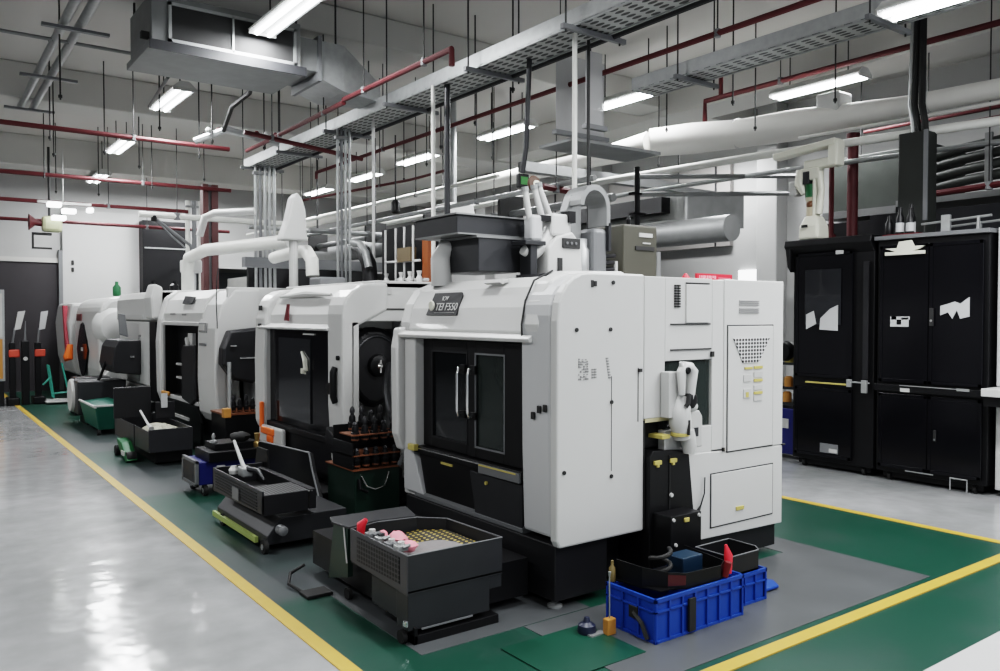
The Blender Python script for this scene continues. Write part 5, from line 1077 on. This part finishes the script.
# rectangular ducts deep behind
t = thing('air_duct', 'grey sheet metal duct with flanges high in front of the back wall', 'duct', (10.4, 10, 3.3))
obj('duct_body', MB().box(10.0, 11.2, 8.6, 14.5, 3.15, 3.6), mat('dull_duct', (.12, .125, .12), .5, var=.2), t, bevel=.01)
obj('dark_gap', MB().box(9.8, 10.0, 9.0, 14.5, 3.3, 3.55), BK, t)
obj('lower_duct', MB().tube([(9.9, 7.7, 2.95), (9.9, 15, 2.95)], .20, 18), GD, t, smooth=True)
obj('hanger_rod', MB().cyl((10.2, 9.0, 3.6), (10.2, 9.0, 5.2), .01, 6).cyl((10.2, 13, 3.6), (10.2, 13, 5.2), .01, 6), INK, t)
obj('flange', MB().box(9.9, 11.3, 8.55, 8.6, 3.1, 3.65).box(9.9, 11.3, 11.2, 11.25, 3.1, 3.65), GD, t)
t = thing('air_duct', 'broad pale round duct beneath the grey flanged duct', 'duct', (9, 14, 2.6))
obj('hanger_rod', MB().cyl((8.2, 13, 3.3), (8.2, 13, 5.2), .01, 6).cyl((8.1, 17, 3.3), (8.1, 17, 5.2), .01, 6), INK, t)
obj('duct_body', MB().tube([(8.3, 12, 3.1), (8.0, 19, 3.1)], .22, 16), GD, t, smooth=True)
single('crane_beam', MB().box(6.6, 9.8, 8.45, 8.6, 3.55, 3.68), GD, 'grey crossbeam below the fabric duct', 'beam')
single('shelving_block', MB().box(9.0, 10.6, 11.0, 16.0, 0, 2.3), mat('grey_shelving', (.18, .18, .175), .6, var=.4, scale=2), 'grey shelving block standing against the back of the hall', 'shelving')
single('store_block', MB().box(6.4, 8.2, 17.0, 20.0, 0, 2.55), mat('grey_store', (.26, .26, .25), .6, var=.3, scale=1.5), 'pale grey storage block at the far end of the hall', 'storage')
# red sprinkler pipes
def pipe(pts, r, m_, label, name='sprinkler_pipe', grp='red sprinkler pipes'):
    o = single(name, MB().tube(pts, r, 8), m_, label, 'pipe', grp, smooth=True)
    a, b = max(zip(pts, pts[1:]), key=lambda q: (Vector(q[0]) - Vector(q[1])).length)
    if abs(a[2] - b[2]) < .3:
        for f in (.22, .78):
            q = Vector(a).lerp(Vector(b), f); hb = obj('hanger_rod', MB().cyl((q.x, q.y, q.z + r*.5), (q.x, q.y, 5.2), .007, 6), INK, o)
            obj('pipe_clip', MB().lathe((q.x, q.y, q.z - r - .006), [(r*1.1, 0), (r*1.1, 2*r + .012)], 'z', 10), MG, hb)
    return o
pipe([(-2, 11.55, 4.0), (3.75, 11.6, 4.0)], .032, RD, 'thick red sprinkler pipe crossing the aisle under the beam')
pipe([(-2, 15.6, 4.0), (5.0, 15.4, 4.0)], .035, RD, 'red sprinkler pipe crossing the far aisle, upper of the two')
pipe([(-2, 16.8, 3.7), (4.6, 16.8, 3.72)], .035, RD, 'red sprinkler pipe crossing the far aisle, lower of the two')
pipe([(-2, 18.6, 3.55), (6.0, 18.6, 3.55)], .035, RD, 'thin red pipe just before the pale shaft')
pipe([(3.9, 8.2, 4.0), (3.93, 6.08, 4.0), (3.93, 6.08, 3.85)], .028, RD, 'red pipe with a short drop beside the fan coil duct')
pipe([(5.15, 2.0, 3.85), (5.15, 11.8, 3.85), (5.15, 11.8, 3.75)], .025, RD, 'red pipe running along the underside of the long cable tray')
pipe([(9.0, 2.0, 4.62), (9.0, 7.47, 4.62), (9.0, 7.47, 4.30)], .035, RD, 'red pipe high above the black cabinets with a short drop')
pipe([(9.0, 7.2, 4.62), (9.0, 7.2, 4.95)], .03, RD, 'short red riser joining the high red pipe')
pipe([(9.6, 2.0, 3.80), (9.6, 5.6, 3.80)], .025, RD, 'thin red pipe above the dark ducts')
pipe([(9.8, 2.0, 3.96), (9.8, 5.6, 3.96)], .022, RD, 'thinnest red pipe over the dark ducts')
pipe([(9.1, 4.45, 3.02), (9.1, 4.35, 2.98), (9.1, 2.0, 3.06)], .035, RD, 'red pipe bending behind the duct column')
pipe([(3.9, 8.2, 3.97), (3.9, 10.6, 3.95), (3.9, 11.3, 3.95)], .028, RD, 'red pipe continuing from the dropped pipe to the valve cluster')
pipe([(6.2, 7.6, 3.2), (7.2, 7.6, 3.15)], .04, RD, 'short red pipe with a valve in the middle of the hall')
pipe([(3.4, 9.95, 3.9), (5.0, 9.95, 3.75)], .03, RD, 'red crossing pipe below the long cable tray')
t = thing('sprinkler_manifold', 'cluster of red and silver valves on the red pipe near the fan coil unit', 'valve', (3.5, 11.3, 4))
obj('body', MB().tube([(3.2, 11.3, 4.0), (3.5, 10.9, 4.12), (4.2, 10.9, 4.02)], .05, 8), GA, t, smooth=True)
for i in range(8):
    obj('valve', MB().lathe((3.3 + i*.12, 11.05 - i*.03, 4.08), [(.03, 0), (.045, .03), (.02, .07)], 'z', 8), RD if i % 2 else WG, t)
obj('dark_hose', MB().tube([(3.45, 10.9, 4.1), (3.4, 10.4, 4.3), (3.42, 9.8, 4.35), (3.3, 9.2, 4.6)], .03, 8), INK, t, smooth=True)
# vertical conduits
def conduits(x, y, n, z0, z1, label, m_=GA, r=.03, sp_=.09, plate=True):
    t = thing('conduit_bundle', label, 'conduit', (x, y, z0))
    for i in range(n): obj('conduit', MB().cyl((x + i*sp_, y - i*.02, z0), (x + i*sp_, y - i*.02, z1), r, 10), m_ if i != 1 else MG, t, smooth=True)
    if plate: obj('clamp_bar', MB().box(x-.05, x+(n-1)*sp_+.05, y-.06, y+.0, z0+(z1-z0)*.93, z0+(z1-z0)*.95), GD, t)
    return t
conduits(4.43, 9.5, 4, 1.98, 4.0, 'four galvanised conduits dropping from the tray end behind the second machine', r=.018, sp_=.045)
conduits(4.48, 12.6, 5, 2.0, 4.0, 'five galvanised conduits dropping behind the third machine', r=.024, sp_=.068)
conduits(4.62, 16.9, 3, 2.0, 3.95, 'three pale conduits dropping beside the red steel column', PW, r=.045, sp_=.12)
single('conduit', MB().cyl((4.40, 7.16, 1.95), (4.40, 7.16, 4.0), .022, 10), PW, 'slim white conduit beside the dark one above the second machine', 'conduit', smooth=True)
single('conduit', MB().cyl((4.50, 7.05, 2.1), (4.50, 7.05, 4.0), .032, 10), DG, 'dark grey conduit standing beside the slim white one', 'conduit', smooth=True)
single('conduit', MB().cyl((4.55, 5.15, 1.9), (4.55, 5.15, 4.0), .022, 10), PW, 'white conduit rising from the nearest machine roof', 'conduit', smooth=True)
single('conduit', MB().cyl((4.75, 5.2, 1.9), (4.75, 5.2, 4.0), .014, 8), INK, 'thin black rod next to the white conduit on the nearest roof', 'conduit')
single('conduit', MB().cyl((4.62, 8.9, 0.0), (4.62, 8.9, 4.0), .02, 10), WG, 'slim pale conduit just past the four-conduit bundle', 'conduit')
single('vertical_pipe', MB().cyl((7.4, 7.2, 0.0), (7.4, 7.2, 3.5), .035, 10).box(7.3, 7.5, 7.15, 7.25, 3.15, 3.18).box(7.3, 7.5, 7.15, 7.25, 2.9, 2.93), BK, 'black upright pipe in front of the hall end wall', 'pipe')
single('vertical_pipe', MB().cyl((9.3, 6.0, 0.0), (9.3, 6.0, 3.6), .05, 10), GD, 'grey upright pipe behind the ivory articulated arm', 'pipe')
single('cross_rail', MB().tube([(7.4, 7.2, 3.38), (9.2, 6.1, 3.42)], .03, 8).tube([(7.4, 7.2, 3.16), (9.2, 6.1, 3.2)], .03, 8), GD, 'pair of grey rails between the black pipe and the grey pipe', 'rail')
# hanging green display
t = thing('hanging_display', 'small green-lit display box on a dark hanging tube', 'display', (4.5, 5.95, 3.0))
obj('tube', MB().tube([(4.66, 5.9, 4.0), (4.66, 5.95, 3.2), (4.64, 5.98, 2.97)], .025, 10), DG, t, smooth=True)
b = obj('housing', MB().box(4.58, 4.70, 5.95, 6.0, 2.83, 2.96), BK, t, bevel=.01)
obj('screen', MB().box(4.60, 4.68, 5.944, 5.95, 2.86, 2.93), SCRG, b)
t = thing('hanging_camera', 'black cylindrical camera hanging above the second machine', 'camera', (5.0, 9.4, 3))
obj('drop_rod', MB().cyl((5.2, 9.4, 3.15), (5.2, 9.4, 4.0), .010, 6), INK, t)
obj('body', MB().lathe((5.2, 9.4, 2.98), [(.03, 0), (.06, .02), (.06, .14), (.03, .18)], 'z', 12), BK, t, smooth=True)
# clear plastic strips
for x0, x1, y, z0, z1, lb_ in ((4.98, 5.6, 5.9, 3.40, 4.12, 'translucent plastic sheet hanging beside the white conduit'), (4.9, 5.1, 5.4, 3.35, 4.0, 'narrow translucent strip next to the larger plastic sheet')):
    s_ = thing('plastic_sheet', lb_, 'sheet', (x0, y, z1))
    obj('film', MB().box(x0, x1, y, y+.004, z0, z1), mat('hazy_film', (.42, .42, .42), .45, alpha=.75) if x0 > 4.95 else bpy.data.materials['hazy_film'], s_)
    obj('hanging_wire', MB().cyl((x0+.05, y, z1), (x0+.05, y, 5.2), .005, 6), INK, s_)
    obj('bottom_bar', MB().box(x0-.02, x1+.04, y-.03, y+.03, z0-.04, z0), MG, s_)
single('wire_shelf', MB().box(5.1, 6.3, 5.8, 6.3, 3.30, 3.33), GD, 'grey perforated plate hanging in the middle of the hall', 'plate')
# fan coil unit
t = thing('fan_coil_unit', 'grey ceiling fan coil unit with two black intake grilles', 'air conditioner', (2.7, 8.6, 4.2))
obj('casing', MB().box(1.93, 3.42, 8.22, 9.1, 4.26, 4.72), GD, t, bevel=.008)
obj('drip_pan', MB().box(1.90, 3.46, 8.18, 9.14, 4.19, 4.26), GD, t, bevel=.006)
obj('pan_front', MB().box(1.90, 3.46, 8.165, 8.18, 4.17, 4.26), DG, t)
gr = obj('grille_frame', MB().box(2.08, 3.36, 8.19, 8.22, 4.27, 4.30).box(2.08, 3.36, 8.19, 8.22, 4.62, 4.65).box(2.08, 2.11, 8.19, 8.22, 4.27, 4.65).box(3.33, 3.36, 8.19, 8.22, 4.27, 4.65).box(2.69, 2.71, 8.19, 8.22, 4.28, 4.64), GA, t)
for a, b_ in ((2.11, 2.69), (2.71, 3.33)): obj('intake_grille', MB().box(a, b_, 8.205, 8.218, 4.30, 4.62), INK, gr)
obj('outlet_collar', MB().box(3.42, 3.66, 8.3, 9.0, 4.28, 4.62), GD, t, bevel=.005)
obj('hanger_rod', MB().cyl((1.95, 8.3, 4.7), (1.95, 8.3, 5.2), .012, 6).cyl((3.4, 8.3, 4.7), (3.4, 8.3, 5.2), .012, 6).cyl((1.95, 9.0, 4.7), (1.95, 9.0, 5.2), .012, 6), INK, t)
obj('pipe_stub', MB().box(1.86, 1.93, 8.3, 8.36, 4.30, 4.36), INK, t)
t = thing('air_duct', 'galvanised duct tapering away from the fan coil unit', 'duct', (4, 8.6, 4.3))
obj('taper', MB().loft([[(3.66, 8.3, 4.22), (3.66, 9.0, 4.22), (3.66, 9.0, 4.62), (3.66, 8.3, 4.62)], [(3.95, 8.3, 4.12), (3.95, 9.0, 4.12), (3.95, 9.0, 4.62), (3.95, 8.3, 4.62)], [(4.45, 8.4, 4.1), (4.45, 8.8, 4.1), (4.45, 8.8, 4.3), (4.45, 8.4, 4.3)]]), GA, t)
obj('hanger_rod', MB().cyl((3.9, 8.4, 4.6), (3.9, 8.4, 5.2), .01, 6).cyl((3.9, 8.9, 4.6), (3.9, 8.9, 5.2), .01, 6), INK, t)
obj('flange', MB().box(3.64, 3.68, 8.27, 9.03, 4.18, 4.66), MG, t)
# upper left pipe pair
t = thing('pipe_pair', 'two thick galvanised pipes slanting across the ceiling on crossbars', 'pipe', (2, 10, 4.6))
obj('pipe', MB().tube([(1.33, 6.0, 4.62), (1.38, 13.4, 4.62)], .045, 12), GA, t, smooth=True)
obj('pipe', MB().tube([(1.48, 6.0, 4.62), (1.53, 13.4, 4.62)], .045, 12), GA, t, smooth=True)
for x, y in ((1.34, 9.25), (1.36, 11.3), (1.36, 13.2)): obj('crossbar', MB().box(x-.2, x+.42, y-.03, y+.03, 4.53, 4.56), MG, t)
t = thing('gas_pipe', 'thin stepped grey pipe along the ceiling near the fan coil unit', 'pipe', (1.5, 9, 4.6))
obj('run', MB().tube([(-1.0, 9.9, 4.6), (2.5, 9.9, 4.6), (2.5, 9.9, 4.4), (2.55, 11.0, 4.3)], .02, 8), GD, t)
# hanging rods across the hall
RODS = [(1.35, 9.6), (1.55, 11.9), (1.75, 13.1), (2.3, 12.5), (2.55, 10.5), (2.95, 13.4), (3.3, 10.9), (3.45, 12.0), (1.9, 15.3), (2.3, 17.0), (3.0, 16.9), (3.6, 15.4), (4.1, 14.0), (4.0, 10.9), (5.0, 6.6), (5.5, 8.0), (5.9, 9.4), (6.4, 10.6), (6.9, 9.6), (6.8, 12.0), (7.2, 5.6), (8.0, 4.9), (8.4, 6.2), (7.6, 6.9), (9.3, 8.6)]
r0 = None
for i, (x, y) in enumerate(RODS):
    zb = [3.95, 3.6, 3.9, 3.3][i % 4]
    if r0 is None:
        r0 = thing('hanger_rod', 'thin black threaded rod hanging from the ceiling', 'rod', (x, y, 5.2), 'thin threaded rods hanging from the ceiling')
        obj('rod', MB().cyl((x, y, 3.9), (x, y, 5.2), .009, 6), INK, r0)
        obj('nut', MB().lathe((x, y, 3.92), [(.02, 0), (.02, .03)], 'z', 8), INK, r0)
    else: dup(r0, (x, y, 5.2))
conn = single('wall_bracket', MB().tube([(3.3, 11.5, 2.75), (3.35, 11.4, 3.0), (3.45, 11.3, 3.05), (3.9, 11.0, 3.08)], .05, 10), W, 'white bent bracket above the third machine', 'bracket', smooth=True)

# more services in the depth of the hall
for i, (pts, r, m_, lb_) in enumerate([
    ([(6.5, 7.0, 3.25), (6.5, 18.0, 3.25)], .035, GA, 'galvanised pipe running along the hall below the white ducts'),
    ([(6.8, 7.0, 3.05), (6.8, 18.0, 3.05)], .05, GD, 'dull grey pipe running lowest along the hall'),
    ([(6.2, 8.5, 3.45), (6.2, 18.0, 3.45)], .025, PW, 'thin white pipe running along the hall under the lamps'),
    ([(5.2, 12.2, 3.0), (9.8, 12.2, 3.0)], .04, GD, 'grey cross pipe in front of the shelving block'),
    ([(5.2, 15.0, 3.3), (9.8, 15.0, 3.3)], .04, GA, 'galvanised cross pipe deep in the hall'),
    ([(3.2, 14.6, 3.35), (6.0, 14.6, 3.35)], .05, PW, 'white cross pipe above the plain white machine'),
    ([(5.4, 13.6, 3.6), (5.9, 10.2, 3.6), (5.9, 9.2, 3.6)], .02, RD, 'thin red pipe bending between the lamps')]):
    pipe(pts, r, m_, lb_, 'service_pipe', 'service pipes in the depth of the hall')
t = thing('camera_bracket', 'black bracket plates and fittings hanging on the low grey pipe', 'bracket', (6.8, 9, 3))
for y in (9.0, 11.0, 13.0, 15.5): obj('plate', MB().box(6.6, 7.0, y, y + .06, 2.95, 3.3).cyl((6.8, y+.03, 3.3), (6.8, y+.03, 4.8), .012, 6), INK, t)
t = thing('extract_hood', 'pale sheet metal extract hood hanging behind the white conduit', 'hood', (6.0, 10.5, 3))
obj('canopy', MB().loft([[(6.50, 10.20, 2.75), (7.10, 10.20, 2.75), (7.10, 10.80, 2.75), (6.50, 10.80, 2.75)], [(6.60, 10.30, 3.35), (7.05, 10.30, 3.35), (7.05, 10.70, 3.35), (6.60, 10.70, 3.35)]]), WG, t, bevel=.02)
obj('pipe', MB().cyl((6.80, 10.5, 3.3), (6.80, 10.5, 5.2), .06, 12), GA, t, smooth=True)
t = thing('spotlight_bar', 'cluster of small bright white lamp heads near the wall siren', 'lamp', (2.2, 16.2, 3.6))
obj('bar', MB().box(1.9, 2.75, 16.18, 16.24, 3.62, 3.66).cyl((2.3, 16.2, 3.66), (2.3, 16.2, 4.6), .012, 6), WG, t)
for x, z in ((2.05, 3.56), (2.28, 3.46), (2.12, 3.33), (2.68, 3.5)): obj('lamp_head', MB().box(x, x + .22 - (.12 if x > 2.5 else 0), 16.12, 16.3, z, z + .08), mat('lit_lamp_head', (1, 1, 1), .5, emit=(.95, .98, 1), estr=4) if x == 2.05 else bpy.data.materials['lit_lamp_head'], t, bevel=.02)

# ------------------------------------------------------------------ world, colour
w = bpy.data.worlds.new('world'); SC.world = w; w.use_nodes = True
w.node_tree.nodes['Background'].inputs['Color'].default_value = (.85, .92, 1, 1)
w.node_tree.nodes['Background'].inputs['Strength'].default_value = 0.45
SC.view_settings.view_transform = 'Filmic'
SC.view_settings.look = 'High Contrast'
SC.view_settings.exposure = 0.4
SC.cycles.max_bounces = 6
SC.cycles.diffuse_bounces = 4
SC.cycles.use_denoising = True
SC.cycles.sample_clamp_indirect = 4
bpy.context.view_layer.update()
